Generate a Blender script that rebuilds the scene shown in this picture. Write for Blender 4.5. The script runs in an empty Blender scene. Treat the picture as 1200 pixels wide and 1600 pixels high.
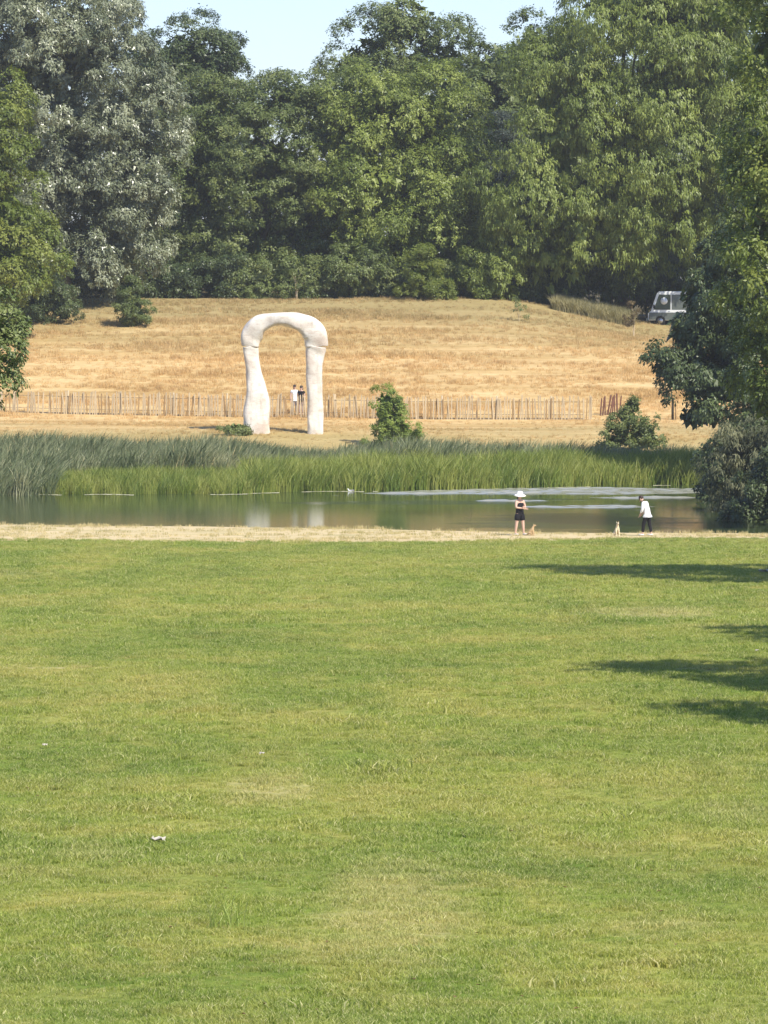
import bpy, math, random
import numpy as np
from mathutils import Vector, Matrix

random.seed(7)
RNG = np.random.default_rng(7)
SC = bpy.context.scene
COL = SC.collection
R = math.radians

# ------------------------------------------------------------------ camera
F = 8000.0                      # focal length in pixels of the 1600 px high photograph
EYE = 10.5                      # eye height over the pond
PITCH = math.atan(363.0 / F)
cam_d = bpy.data.cameras.new('camera')
cam = bpy.data.objects.new('camera', cam_d); COL.objects.link(cam)
cam_d.sensor_fit = 'VERTICAL'; cam_d.sensor_height = 24.0; cam_d.lens = 24.0 * F / 1600.0
cam_d.clip_start = 1.0; cam_d.clip_end = 5000.0
cam.location = (0, 0, EYE); cam.rotation_euler = (math.pi / 2 - PITCH, 0, 0)
SC.camera = cam

# ------------------------------------------------------------------ sky, sun, exposure
SUN_AZ, SUN_EL = R(141), R(47)  # azimuth clockwise from +Y: behind the viewer's right shoulder
world = bpy.data.worlds.new('World'); SC.world = world; world.use_nodes = True
wt = world.node_tree
sky = wt.nodes.new('ShaderNodeTexSky'); sky.sky_type = 'NISHITA'; sky.sun_disc = False
sky.sun_elevation = SUN_EL; sky.sun_rotation = SUN_AZ
sky.air_density = 1.0; sky.dust_density = 0.3; sky.ozone_density = 4.0; sky.altitude = 30
tint = wt.nodes.new('ShaderNodeMix'); tint.data_type = 'RGBA'; tint.blend_type = 'MULTIPLY'; tint.inputs[0].default_value = 1.0
tint.inputs[7].default_value = (.93, .93, 1.12, 1)
wt.links.new(sky.outputs[0], tint.inputs[6]); wt.links.new(tint.outputs[2], wt.nodes['Background'].inputs[0])
wt.nodes['Background'].inputs[1].default_value = 0.105
sun_d = bpy.data.lights.new('sun', 'SUN'); sun_d.energy = 4.4; sun_d.angle = R(0.6); sun_d.color = (1.0, 0.94, 0.82)
sun = bpy.data.objects.new('sun', sun_d); COL.objects.link(sun)
to_sun = Vector((math.sin(SUN_AZ) * math.cos(SUN_EL), math.cos(SUN_AZ) * math.cos(SUN_EL), math.sin(SUN_EL)))
sun.rotation_euler = to_sun.to_track_quat('Z', 'Y').to_euler()
sun.location = (60, -60, 90)
SC.view_settings.view_transform = 'Standard'; SC.view_settings.look = 'None'
SC.view_settings.exposure = 0.68; SC.view_settings.gamma = 1.0
SC.view_settings.use_curve_mapping = False
SC.render.engine = 'CYCLES'
SC.cycles.max_bounces = 6; SC.cycles.transparent_max_bounces = 4; SC.cycles.diffuse_bounces = 3

# ------------------------------------------------------------------ terrain
def smooth_table(pts, n=4000, k=6.0):
    xs = np.linspace(pts[0][0], pts[-1][0], n)
    ys = np.interp(xs, [p[0] for p in pts], [p[1] for p in pts])
    w = max(3, int(k / (xs[1] - xs[0]))); ker = np.hanning(w + 2)[1:-1]; ker /= ker.sum()
    pad = np.pad(ys, w, mode='reflect', reflect_type='odd')
    return xs, np.convolve(pad, ker, 'same')[w:-w]
NEAR = smooth_table([(-120, 15.5), (0, 8.9), (20, 6.7), (40, 4.75), (60, 3.95), (100, 2.85), (150, 1.5), (196, .45), (204, .33), (230, .1)])
FAR = smooth_table([(215, -1.6), (248, -1.2), (252, 0.0), (254, .18), (262, .38), (270, .6), (276, 1.5), (281, 2.15), (292, 2.5), (300, 3.4),
                    (320, 5.8), (335, 7.6), (345, 8.7), (350, 9.25), (358, 9.5), (420, 9.7), (700, 10)], k=5)
def sstep(a, b, x):
    t = np.clip((x - a) / (b - a), 0, 1); return t * t * (3 - 2 * t)
def wob(x, y, s, ph=0.0):       # smooth pseudo noise
    return (np.sin(x * s + 1.3 * np.sin(y * s * .7 + ph) + ph) + np.sin(y * s * 1.31 + 1.7 * np.sin(x * s * .53 - ph)) +
            .5 * np.sin((x + y) * s * 2.3 + ph * 2)) / 2.5
def shore_near(x):
    x = np.asarray(x, float)
    return np.interp(x, [-60, -16, -10, 0, 6, 14, 60], [216, 215, 214, 210.5, 207, 206.3, 206]) + .35 * wob(x, 0 * x, .9, 2)
def bank_start(x):
    x = np.asarray(x, float)
    return np.interp(x, [-60, -14, 0, 6, 14, 60], [200, 197.5, 195.5, 197.5, 199.5, 199]) + .5 * wob(x, 0 * x, .55, 1)
def shore_far(x):
    x = np.asarray(x, float)
    return np.interp(x, [-60, -18, -7, -5, 0, 6, 13, 60], [250, 250.5, 251.5, 254, 254.5, 258, 262, 263]) + .4 * wob(x, 0 * x, .8, 4)
def Hn(x, y):
    z = np.interp(y, *NEAR)
    edge = shore_near(x) - y
    z = z + .05 * wob(x, y, .12) * sstep(215, 190, y) + .02 * wob(x, y, .9, 3)
    return np.where(edge < .6, z - (.6 - edge) * .75, z)
def Hf(x, y):
    sf = shore_far(x)
    yy = np.where(y < sf, 252 + (y - sf), np.where(y < 278, 252 + (y - sf) * 26.0 / (278 - sf), y))
    z = np.interp(yy, *FAR)
    z = z + .10 * wob(x, y, .16, 5) * sstep(262, 300, y) - 1.9 * sstep(6, 21, x) * sstep(318, 346, y)
    return z
def H(x, y):
    x = np.asarray(x, float); y = np.asarray(y, float)
    return np.where(y < 232, Hn(x, y), Hf(x, y))
def gz(x, y): return float(H(x, y))

CP, SP = math.cos(PITCH), math.sin(PITCH)
def ray(px, py):
    u, v = (px - 600) / F, (800 - py) / F
    return Vector((u, CP + SP * v, -SP + CP * v))
def at(px, py, D):              # point of the photo at world distance D
    r = ray(px, py); t = D / r.y
    return Vector((r.x * t, D, EYE + r.z * t))
def hit(px, py, d0=30, d1=520): # where a photo point meets the ground
    r = ray(px, py); ys = np.arange(d0, d1, .05)
    t = ys / r.y; z = EYE + r.z * t; h = H(r.x * t, ys)
    k = np.argmax(z <= h); return Vector((r.x * t[k], ys[k], float(h[k])))
def ppm(D): return F / D

# ------------------------------------------------------------------ mesh helpers
def mesh_np(name, V, faces, mats=(), smooth=False):
    """faces: (N,3) or (N,4) int array"""
    me = bpy.data.meshes.new(name)
    V = np.asarray(V, np.float32); faces = np.asarray(faces, np.int32)
    k = faces.shape[1]
    me.vertices.add(len(V)); me.vertices.foreach_set('co', V.ravel())
    me.loops.add(faces.size); me.loops.foreach_set('vertex_index', faces.ravel())
    me.polygons.add(len(faces)); me.polygons.foreach_set('loop_start', np.arange(0, faces.size, k, dtype=np.int32))
    me.polygons.foreach_set('use_smooth', np.full(len(faces), smooth))
    for m in mats: me.materials.append(m)
    me.update(calc_edges=True)
    return me
class MB:
    def __init__(s): s.v = []; s.f = []; s.sm = []
    def add(s, vs, fs, sm=False):
        o = len(s.v); s.v += [tuple(v) for v in vs]; s.f += [tuple(i + o for i in f) for f in fs]; s.sm += [sm] * len(fs); return s
    def box(s, c, d, rz=0, taper=1.0, rx=0, ry=0):
        M = Matrix.Translation(c) @ Matrix.Rotation(rz, 4, 'Z') @ Matrix.Rotation(rx, 4, 'X') @ Matrix.Rotation(ry, 4, 'Y')
        vs = []
        for z in (-.5, .5):
            t = taper if z > 0 else 1
            for x, y in ((-.5, -.5), (.5, -.5), (.5, .5), (-.5, .5)): vs.append(M @ Vector((x * d[0] * t, y * d[1] * t, z * d[2])))
        return s.add(vs, [(3, 2, 1, 0), (4, 5, 6, 7), (0, 1, 5, 4), (1, 2, 6, 5), (2, 3, 7, 6), (3, 0, 4, 7)])
    def tube(s, pts, rad, n=8, cap=True, sx=1.0):
        pts = [Vector(p) for p in pts]
        if not isinstance(rad, (list, tuple)): rad = [rad] * len(pts)
        vs = []; fs = []
        prev = None
        for i, p in enumerate(pts):
            t = (pts[min(i + 1, len(pts) - 1)] - pts[max(i - 1, 0)]).normalized()
            a = Vector((0, 1, 0)) if prev is None else prev
            if abs(t.dot(a)) > .95: a = Vector((1, 0, 0))
            b = t.cross(a).normalized(); a = b.cross(t).normalized(); prev = a
            for k in range(n):
                an = 2 * math.pi * k / n
                vs.append(p + rad[i] * (math.cos(an) * a + sx * math.sin(an) * b))
        for i in range(len(pts) - 1):
            for k in range(n):
                fs.append((i * n + k, i * n + (k + 1) % n, (i + 1) * n + (k + 1) % n, (i + 1) * n + k))
        if cap:
            fs.append(tuple(range(n))[::-1]); fs.append(tuple(range((len(pts) - 1) * n, len(pts) * n)))
        return s.add(vs, fs, True)
    def ball(s, c, r, nu=12, nv=8, M=None):
        rr = r if isinstance(r, (tuple, list)) else (r, r, r); vs = []; fs = []
        for j in range(1, nv):
            th = math.pi * j / nv
            for i in range(nu):
                ph = 2 * math.pi * i / nu
                v = Vector((rr[0] * math.sin(th) * math.cos(ph), rr[1] * math.sin(th) * math.sin(ph), rr[2] * math.cos(th)))
                if M: v = M @ v
                vs.append(v + Vector(c))
        top = Vector((0, 0, rr[2])); bot = Vector((0, 0, -rr[2]))
        if M: top = M @ top; bot = M @ bot
        vs += [top + Vector(c), bot + Vector(c)]
        for j in range(nv - 2):
            for i in range(nu): fs.append((j * nu + i, (j + 1) * nu + i, (j + 1) * nu + (i + 1) % nu, j * nu + (i + 1) % nu))
        T = len(vs) - 2
        for i in range(nu):
            fs.append((T, i, (i + 1) % nu)); fs.append((T + 1, (nv - 2) * nu + (i + 1) % nu, (nv - 2) * nu + i))
        return s.add(vs, fs, True)
    def mesh(s, name, mat):
        me = bpy.data.meshes.new(name); me.from_pydata(s.v, [], s.f); me.materials.append(mat)
        me.polygons.foreach_set('use_smooth', s.sm); me.update(); return me
    def obj(s, name, mat, parent=None, **kw): return link(name, s.mesh(name, mat), parent, **kw)
def link(name, me, parent=None, label=None, cat=None, group=None, kind=None, loc=None, rz=None):
    o = bpy.data.objects.new(name, me); COL.objects.link(o)
    if parent: o.parent = parent
    if label: o['label'] = label
    if cat: o['category'] = cat
    if group: o['group'] = group
    if kind: o['kind'] = kind
    if loc is not None: o.location = loc
    if rz is not None: o.rotation_euler = (0, 0, rz)
    return o
def thing(name, label, cat, loc, rz=0, group=None):
    return link(name, None, None, label, cat, group, None, loc, rz)

# ------------------------------------------------------------------ materials
class NT:
    def __init__(s, name):
        s.m = bpy.data.materials.new(name); s.m.use_nodes = True; s.t = s.m.node_tree; s.t.nodes.clear()
        s.out = s.t.nodes.new('ShaderNodeOutputMaterial')
    def n(s, typ, **kw):
        nd = s.t.nodes.new('ShaderNode' + typ)
        for k, v in kw.items():
            if k.startswith('i_'):
                nd.inputs[k[2:].replace('_', ' ')].default_value = v
            else: setattr(nd, k, v)
        return nd
    def l(s, a, b): s.t.links.new(a, b)
    def pos(s, sc=(1, 1, 1)):
        g = s.n('NewGeometry'); m = s.n('Mapping'); m.inputs['Scale'].default_value = sc
        s.l(g.outputs['Position'], m.inputs['Vector']); return m.outputs[0]
    def obj(s, sc=(1, 1, 1)):
        g = s.n('TexCoord'); m = s.n('Mapping'); m.inputs['Scale'].default_value = sc
        s.l(g.outputs['Object'], m.inputs['Vector']); return m.outputs[0]
    def noise(s, vec, scale, detail=4, rough=.6, dist=0):
        n = s.n('TexNoise'); n.inputs['Scale'].default_value = scale; n.inputs['Detail'].default_value = detail
        n.inputs['Roughness'].default_value = rough; n.inputs['Distortion'].default_value = dist
        s.l(vec, n.inputs['Vector']); return n.outputs['Fac']
    def ramp(s, fac, stops, interp='LINEAR'):
        r = s.n('ValToRGB'); r.color_ramp.interpolation = interp
        e = r.color_ramp.elements
        while len(e) < len(stops): e.new(.5)
        for k, (p, c) in enumerate(stops):
            e[k].position = p; e[k].color = (c, c, c, 1) if isinstance(c, (int, float)) else tuple(c) + (1,)
        s.l(fac, r.inputs[0]); return r.outputs[0]
    def mix(s, f, a, b, mode='MIX'):
        m = s.n('Mix', data_type='RGBA', blend_type=mode)
        for sock, val in ((m.inputs[0], f), (m.inputs[6], a), (m.inputs[7], b)):
            if isinstance(val, (int, float)): sock.default_value = val
            elif isinstance(val, tuple): sock.default_value = val + (1,) if len(val) == 3 else val
            else: s.l(val, sock)
        return m.outputs[2]
    def math(s, op, a, b=0.0, c=None):
        m = s.n('Math', operation=op)
        for sock, val in zip(m.inputs, (a, b, c)):
            if val is None: continue
            if isinstance(val, (int, float)): sock.default_value = val
            else: s.l(val, sock)
        return m.outputs[0]
    def bsdf(s, color, rough=.8, spec=.3, bump=None, bstr=.3, bdist=.05, metallic=0):
        p = s.n('BsdfPrincipled'); p.inputs['Roughness'].default_value = rough
        p.inputs['Specular IOR Level'].default_value = spec; p.inputs['Metallic'].default_value = metallic
        if isinstance(color, tuple): p.inputs['Base Color'].default_value = color + (1,)
        else: s.l(color, p.inputs['Base Color'])
        if bump is not None:
            b = s.n('Bump'); b.inputs['Strength'].default_value = bstr; b.inputs['Distance'].default_value = bdist
            s.l(bump, b.inputs['Height']); s.l(b.outputs[0], p.inputs['Normal'])
        s.l(p.outputs[0], s.out.inputs[0]); return p
    def leafy(s, color, rough=.5, spec=.35, trans=.3, tcol=(1.15, 1.2, .55)):
        p = s.bsdf(color, rough, spec)
        tr = s.n('BsdfTranslucent'); tc = s.mix(1.0, color, tcol, 'MULTIPLY'); s.l(tc, tr.inputs[0])
        mx = s.n('MixShader'); mx.inputs[0].default_value = trans
        s.l(p.outputs[0], mx.inputs[1]); s.l(tr.outputs[0], mx.inputs[2]); s.l(mx.outputs[0], s.out.inputs[0])
        return s.m
def simple(name, col, rough=.7, spec=.3, var=.12, scale=8, metallic=0):
    t = NT(name); f = t.noise(t.obj(), scale, 4)
    a = tuple(c * (1 - var) for c in col); b = tuple(min(1, c * (1 + var)) for c in col)
    t.bsdf(t.mix(f, a, b), rough, spec, f, .15, .01, metallic); return t.m

def lawn_colour(t):
    """patchy grass colour by world position, shared by ground and blades"""
    big = t.noise(t.pos((1, .45, 1)), .16, 5, .62)
    mid = t.noise(t.pos((1, .5, 1)), .8, 5, .65, .6)
    c = t.ramp(big, [(.36, (.13, .195, .024)), (.46, (.22, .285, .038)), (.54, (.31, .345, .060)), (.66, (.42, .375, .11))])
    c = t.mix(t.ramp(mid, [(.42, 0.0), (.66, .8)]), c, (.44, .38, .11))
    c = t.mix(t.ramp(t.noise(t.pos((1, .4, 1)), .28, 5, .6), [(.46, 0.0), (.64, .8)]), c, (.165, .245, .030))
    # worn, dry patches where the photo has them
    g = t.n('NewGeometry'); sep = t.n('SeparateXYZ'); t.l(g.outputs['Position'], sep.inputs[0])
    wobble = t.math('MULTIPLY', t.math('SUBTRACT', t.noise(t.pos(), 1.1, 4), .5), 2.2)
    for (cx, cy, rx, ry, st) in ((6.9, 129.5, 2.1, 4.0, .75), (7.5, 121, 2.0, .7, .45), (-6.6, 100.6, 1.6, .28, .9), (3.5, 168, 2.6, 1.2, .35),
                                 (-1.5, 68, .75, 3.6, .6), (0.1, 50, .9, 7.0, .6), (2.6, 47.5, .6, 1.4, .4), (-3.2, 57, .6, 1.6, .35), (4.4, 64, .8, 2.2, .35), (-12, 160, 3, 5, .3), (-0.4, 46, .8, 3, .2)):
        dx = t.math('DIVIDE', t.math('SUBTRACT', sep.outputs[0], cx), rx); dy = t.math('DIVIDE', t.math('SUBTRACT', sep.outputs[1], cy), ry)
        d = t.math('ADD', t.math('ADD', t.math('MULTIPLY', dx, dx), t.math('MULTIPLY', dy, dy)), wobble)
        c = t.mix(t.ramp(d, [(.1, st), (1.0, 0.0)]), c, (.56, .47, .23))
    return c
def mat_lawn():
    t = NT('lawn_turf'); c = lawn_colour(t)
    fine = t.noise(t.pos((1, .35, 1)), 9, 5, .7)
    c = t.mix(t.ramp(fine, [(.3, .55), (.7, 0.0)]), c, (.055, .085, .016))
    t.bsdf(c, .9, .1, fine, .6, .05); return t.m
def mat_blade():
    t = NT('lawn_blade'); c = lawn_colour(t)
    oi = t.n('ObjectInfo')
    c = t.mix(t.ramp(oi.outputs['Random'], [(0, 0.0), (.5, .25), (1, .55)]), c, (.46, .50, .125))
    at_ = t.n('Attribute', attribute_name='tint')
    c = t.mix(t.ramp(at_.outputs['Fac'], [(.0, .6), (.3, 0.0)]), c, (.09, .16, .03))
    c = t.mix(t.ramp(at_.outputs['Fac'], [(.78, 0.0), (1, .9)]), c, (.68, .62, .34))
    return t.leafy(c, .55, .3, .35)
def meadow_colour(t):
    a = t.noise(t.pos((.12, 1.0, .3)), .42, 6, .62, .4)
    b = t.noise(t.pos((.5, 1, 1)), .5, 5, .65)
    c = t.ramp(a, [(.28, (.37, .235, .09)), (.43, (.56, .39, .17)), (.56, (.72, .53, .265)), (.72, (.46, .31, .13))])
    c = t.mix(t.ramp(b, [(.35, .55), (.6, 0.0)]), c, (.47, .30, .12))
    g = t.n('NewGeometry'); sep = t.n('SeparateXYZ'); t.l(g.outputs['Position'], sep.inputs[0])
    n = t.noise(t.pos((.08, .35, 1)), .6, 5, .6)
    yn = t.math('ADD', sep.outputs[1], t.math('MULTIPLY', t.math('SUBTRACT', n, .5), 34))
    # greener sward along the crest and near the water
    top = t.n('MapRange'); t.l(yn, top.inputs[0]); top.inputs[1].default_value = 318; top.inputs[2].default_value = 343; top.inputs[4].default_value = .8
    c = t.mix(top.outputs[0], c, (.29, .25, .115))
    low = t.n('MapRange'); t.l(yn, low.inputs[0]); low.inputs[1].default_value = 290; low.inputs[2].default_value = 278; low.inputs[4].default_value = .7
    c = t.mix(low.outputs[0], c, (.33, .28, .12))
    wet = t.n('MapRange'); t.l(sep.outputs[1], wet.inputs[0]); wet.inputs[1].default_value = 276; wet.inputs[2].default_value = 270
    c = t.mix(wet.outputs[0], c, (.07, .085, .03))
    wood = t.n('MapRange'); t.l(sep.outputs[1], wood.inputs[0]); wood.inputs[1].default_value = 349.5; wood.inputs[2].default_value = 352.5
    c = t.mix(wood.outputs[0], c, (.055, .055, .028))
    return c
def mat_meadow():
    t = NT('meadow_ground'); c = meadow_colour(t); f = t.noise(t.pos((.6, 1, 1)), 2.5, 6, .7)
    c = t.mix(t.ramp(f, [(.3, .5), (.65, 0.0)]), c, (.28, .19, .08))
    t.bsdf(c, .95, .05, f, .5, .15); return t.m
def mat_meadow_blade():
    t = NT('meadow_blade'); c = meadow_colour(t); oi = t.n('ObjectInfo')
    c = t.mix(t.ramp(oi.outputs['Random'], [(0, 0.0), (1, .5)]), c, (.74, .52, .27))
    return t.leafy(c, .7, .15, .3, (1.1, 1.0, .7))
def mat_bank():
    t = NT('dry_bank_earth'); a = t.noise(t.pos((.25, 1, 1)), .9, 6, .65); f = t.noise(t.pos(), 7, 5, .7)
    c = t.ramp(a, [(.3, (.30, .27, .11)), (.45, (.58, .47, .26)), (.62, (.66, .52, .31)), (.8, (.42, .32, .18))])
    c = t.mix(t.ramp(f, [(.3, .5), (.6, 0.0)]), c, (.34, .30, .14))
    t.bsdf(c, .95, .1, f, .6, .05); return t.m
def mat_blade_col(name, stops, trans=.3, rough=.55, dry=(.5, .45, .25), dryf=.5, spec=.3):
    t = NT(name)
    oi = t.n('ObjectInfo'); n = t.noise(t.pos((1, .7, 1)), .35, 4, .6)
    s = t.math('ADD', t.math('MULTIPLY', n, .65), t.math('MULTIPLY', oi.outputs['Random'], .35))
    c = t.ramp(s, stops)
    a = t.n('Attribute', attribute_name='tint')
    c = t.mix(t.ramp(a.outputs['Fac'], [(.75, 0.0), (1, dryf)]), c, dry)
    return t.leafy(c, rough, spec, trans)
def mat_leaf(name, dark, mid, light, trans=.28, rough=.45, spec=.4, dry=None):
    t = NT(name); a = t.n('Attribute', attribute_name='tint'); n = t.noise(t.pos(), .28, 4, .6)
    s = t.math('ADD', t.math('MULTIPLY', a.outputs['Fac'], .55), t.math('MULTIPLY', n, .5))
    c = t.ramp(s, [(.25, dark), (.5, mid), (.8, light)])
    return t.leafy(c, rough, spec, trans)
def mat_bark(name, col=(.12, .10, .075)):
    t = NT(name); f = t.noise(t.obj((6, 6, 1)), 3, 6, .7)
    t.bsdf(t.mix(f, tuple(c * .55 for c in col), tuple(c * 1.4 for c in col)), .9, .15, f, .8, .05); return t.m
def mat_water():
    t = NT('pond_water')
    g = t.n('NewGeometry'); sep = t.n('SeparateXYZ'); t.l(g.outputs['Position'], sep.inputs[0])
    n1 = t.noise(t.pos((.55, 1.0, 1)), 1.5, 3, .5, .3)
    n2 = t.noise(t.pos((.8, 2.0, 1)), 5.5, 3, .55)
    # wind-ruffled area to the right
    edge = t.noise(t.pos((.12, .5, 1)), 1.0, 5, .65)
    fac = .10
    for (cx, cy, rx, ry, st) in ((6.5, 245, 4, 1.0, 1.5), (2.0, 241, 7, 3.0, .9), (8.5, 222, 5.5, 9, .8), (-13, 262, 5, 2, .8)):
        dx = t.math('DIVIDE', t.math('SUBTRACT', sep.outputs[0], cx), rx); dy = t.math('DIVIDE', t.math('SUBTRACT', sep.outputs[1], cy), ry)
        d = t.math('ADD', t.math('ADD', t.math('MULTIPLY', dx, dx), t.math('MULTIPLY', dy, dy)), t.math('MULTIPLY', t.math('SUBTRACT', edge, .5), 3.0))
        fac = t.math('ADD', fac, t.ramp(t.math('MULTIPLY', d, .5), [(.2, 1.0), (.5, 0.0)]) if False else t.math('MULTIPLY', t.ramp(d, [(.35, 1.0), (.95, 0.0)]), st))
    h = t.math('MULTIPLY', t.math('ADD', t.math('MULTIPLY', n1, .6), t.math('MULTIPLY', n2, .4)), t.math('MINIMUM', fac, 2.0))
    b = t.n('Bump'); b.inputs['Strength'].default_value = .5; b.inputs['Distance'].default_value = .028
    t.l(h, b.inputs['Height'])
    deep = t.noise(t.pos((.15, .5, 1)), .6, 3)
    p = t.n('BsdfPrincipled'); t.l(t.mix(deep, (.026, .042, .012), (.05, .068, .022)), p.inputs['Base Color'])
    t.l(t.math('MINIMUM', t.math('ADD', .10, t.math('MULTIPLY', fac, .055)), .36), p.inputs['Roughness']); p.inputs['IOR'].default_value = 1.33
    t.l(b.outputs[0], p.inputs['Normal']); t.l(p.outputs[0], t.out.inputs[0]); return t.m

M = dict(
    lawn=mat_lawn(), blade=mat_blade(), meadow=mat_meadow(), mblade=mat_meadow_blade(), bank=mat_bank(), water=mat_water(),
    bankblade=mat_blade_col('bank_blade', [(.3, (.38, .33, .14)), (.7, (.64, .52, .29))], .25, .7),
    reed=mat_blade_col('reed_leaf', [(.3, (.085, .115, .050)), (.45, (.15, .185, .085)), (.6, (.24, .265, .14)), (.75, (.33, .32, .17))], .22, .45, (.34, .33, .20), .6),
    sedge=mat_blade_col('sedge_leaf', [(.3, (.11, .17, .025)), (.45, (.19, .25, .040)), (.62, (.32, .34, .08))], .35, .5, (.35, .36, .13), .5),
    withered=simple('withered_leaf_brown', (.16, .10, .045), .8, .2, .4, 4),
    hay=mat_blade_col('tall_dry_grass', [(.3, (.17, .16, .07)), (.7, (.44, .38, .20))], .25, .7),
    silver=mat_leaf('silver_leaf', (.075, .095, .048), (.18, .205, .115), (.38, .40, .27), .2, .34, .65),
    dull=mat_leaf('dull_green_leaf', (.065, .092, .026), (.135, .175, .05), (.25, .28, .095), .25, .45, .4),
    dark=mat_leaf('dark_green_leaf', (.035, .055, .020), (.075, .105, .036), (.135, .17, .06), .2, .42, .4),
    bright=mat_leaf('bright_green_leaf', (.07, .10, .015), (.14, .185, .03), (.28, .31, .07), .35, .45, .4),
    lime=mat_leaf('yellow_green_leaf', (.085, .12, .022), (.18, .23, .045), (.33, .38, .095), .32, .45, .4),
    grey=mat_leaf('grey_green_leaf', (.06, .07, .04), (.13, .14, .085), (.30, .29, .19), .2, .6, .3),
    fresh=mat_leaf('fresh_green_leaf', (.12, .17, .03), (.24, .31, .06), (.38, .44, .12), .4, .45, .4),
    greydull=mat_leaf('dusty_leaf', (.055, .065, .032), (.12, .13, .065), (.40, .39, .22), .3, .6, .3),
    blue=mat_leaf('blue_green_leaf', (.030, .045, .032), (.055, .072, .052), (.09, .11, .08), .2, .5, .3),
    brown=mat_leaf('withered_leaf', (.05, .04, .02), (.12, .09, .045), (.22, .17, .09), .2, .7, .2),
    bark=mat_bark('bark'), palebark=mat_bark('pale_bark', (.50, .40, .26)), paling=mat_bark('weathered_paling', (.34, .23, .12)),
    redpaling=mat_bark('reddish_paling', (.17, .085, .06)), darkpost=mat_bark('dark_post', (.055, .045, .03)),
    skin=simple('skin', (.62, .40, .30), .55, .35, .05), hairm=simple('dark_hair', (.035, .022, .015), .5, .4),
    black=simple('black_cloth', (.018, .017, .019), .85, .15, .3, 30), white=simple('white_cloth', (.80, .80, .80), .85, .2, .04, 30),
    grey_c=simple('grey_cloth', (.33, .31, .32), .85, .2, .1, 30), pinkc=simple('pale_pink_cloth', (.62, .47, .42), .85, .2, .08, 30),
    shoe=simple('white_shoe', (.7, .68, .64), .6, .3), dshoe=simple('dark_shoe', (.03, .03, .03), .6, .3),
    tan=simple('tan_fur', (.50, .35, .19), .85, .15, .25, 20), cream=simple('cream_fur', (.66, .56, .38), .85, .15, .2, 20),
    nose=simple('black_nose', (.01, .01, .01), .4, .5), straw=simple('white_straw', (.82, .80, .74), .8, .2, .06, 40),
    vanwhite=simple('white_van_paint', (.74, .75, .74), .35, .5, .04, 3), vandark=simple('dark_van_panel', (.11, .125, .11), .35, .5, .15, 3),
    rubber=simple('tyre_rubber', (.02, .02, .02), .9, .2), metal=simple('grey_metal', (.45, .45, .46), .4, .5, .1, 5, .8),
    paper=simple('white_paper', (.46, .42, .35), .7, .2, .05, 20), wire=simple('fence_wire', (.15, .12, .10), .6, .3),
    eye=simple('eye', (.02, .015, .01), .2, .5), lip=simple('lip', (.42, .17, .14), .5, .3),
)
rp = NT('ruffled_water_sheen'); q = rp.bsdf((.30, .30, .24), .16, .5); q.inputs['IOR'].default_value = 1.33; M['ripple'] = rp.m  # turbid water, base paled further to paint in the sky's silvery sheen
M['bladepale'] = mat_blade_col('pale_blade', [(.3, (.26, .34, .07)), (.7, (.42, .46, .14))], .4)
M['debris'] = simple('floating_debris', (.42, .41, .27), .8, .2, .3, 3)
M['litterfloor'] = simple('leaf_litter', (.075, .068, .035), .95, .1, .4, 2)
tg = NT('van_glass'); pg = tg.bsdf((.045, .06, .052), .08, .6); M['glass'] = tg.m
def mat_stone():
    t = NT('travertine'); a = t.noise(t.obj(), 1.1, 5, .6, .5); v = t.noise(t.obj((1, 1, 3.5)), 1.6, 6, .7, .8)
    c = t.ramp(a, [(.34, (.60, .50, .41)), (.48, (.74, .67, .57)), (.62, (.80, .75, .66))])
    c = t.mix(t.ramp(v, [(.52, 0.0), (.70, .7)]), c, (.50, .38, .29))
    st = t.noise(t.obj((2.5, 2.5, .35)), 1.4, 5, .65); c = t.mix(t.ramp(st, [(.52, 0.0), (.72, .55)]), c, (.40, .34, .27))
    pits = t.noise(t.obj((1, 1, 2.2)), 9, 4, .7)
    c = t.mix(t.ramp(pits, [(.27, .6), (.40, 0.0)]), c, (.42, .34, .26))
    t.bsdf(c, .75, .25, pits, .5, .04); return t.m
M['stone'] = mat_stone()

# ------------------------------------------------------------------ ground sheets
def sheet(name, mat, xs, rows, hf, kind='structure'):
    """rows: list of functions x-array -> y-array"""
    xs = np.asarray(xs, float); V = []
    for rf in rows:
        y = rf(xs); V.append(np.stack([xs, y, hf(xs, y)], 1))
    V = np.concatenate(V); nx = len(xs); nr = len(rows)
    i, j = np.meshgrid(np.arange(nx - 1), np.arange(nr - 1)); a = (j * nx + i).ravel()
    me = mesh_np(name, V, np.stack([a, a + 1, a + 1 + nx, a + nx], 1), [mat], True)
    return link(name, me, kind=kind)
XS = np.unique(np.concatenate([np.linspace(-600, -60, 20), np.linspace(-60, -24, 30), np.linspace(-24, 24, 161), np.linspace(24, 60, 30), np.linspace(60, 600, 20)]))
lawn_rows = [(lambda x, v=v: (1 - v) * -110 + v * bank_start(x)) for v in np.concatenate([np.linspace(0, .4, 12), np.linspace(.41, 1, 170)])]
sheet('lawn', M['lawn'], XS, lawn_rows, Hn)
sheet('dry_bank', M['bank'], XS, [(lambda x, v=v: (1 - v) * bank_start(x) + v * (shore_near(x) + 2.2)) for v in np.linspace(0, 1, 40)], Hn)
sheet('pond_bed', M['bank'], XS, [(lambda x, v=v: (1 - v) * (shore_near(x) + 2.2) + v * (shore_far(x) - 2.0)) for v in np.linspace(0, 1, 6)],
      lambda x, y: np.full_like(x, -1.25))
far_v = np.concatenate([np.linspace(0, .30, 70), np.linspace(.30, 1, 70)[1:] ** 1.0])
sheet('meadow', M['meadow'], XS, [(lambda x, v=v: (1 - v) * (shore_far(x) - 2.0) + v * 620) for v in far_v], Hf)
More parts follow.
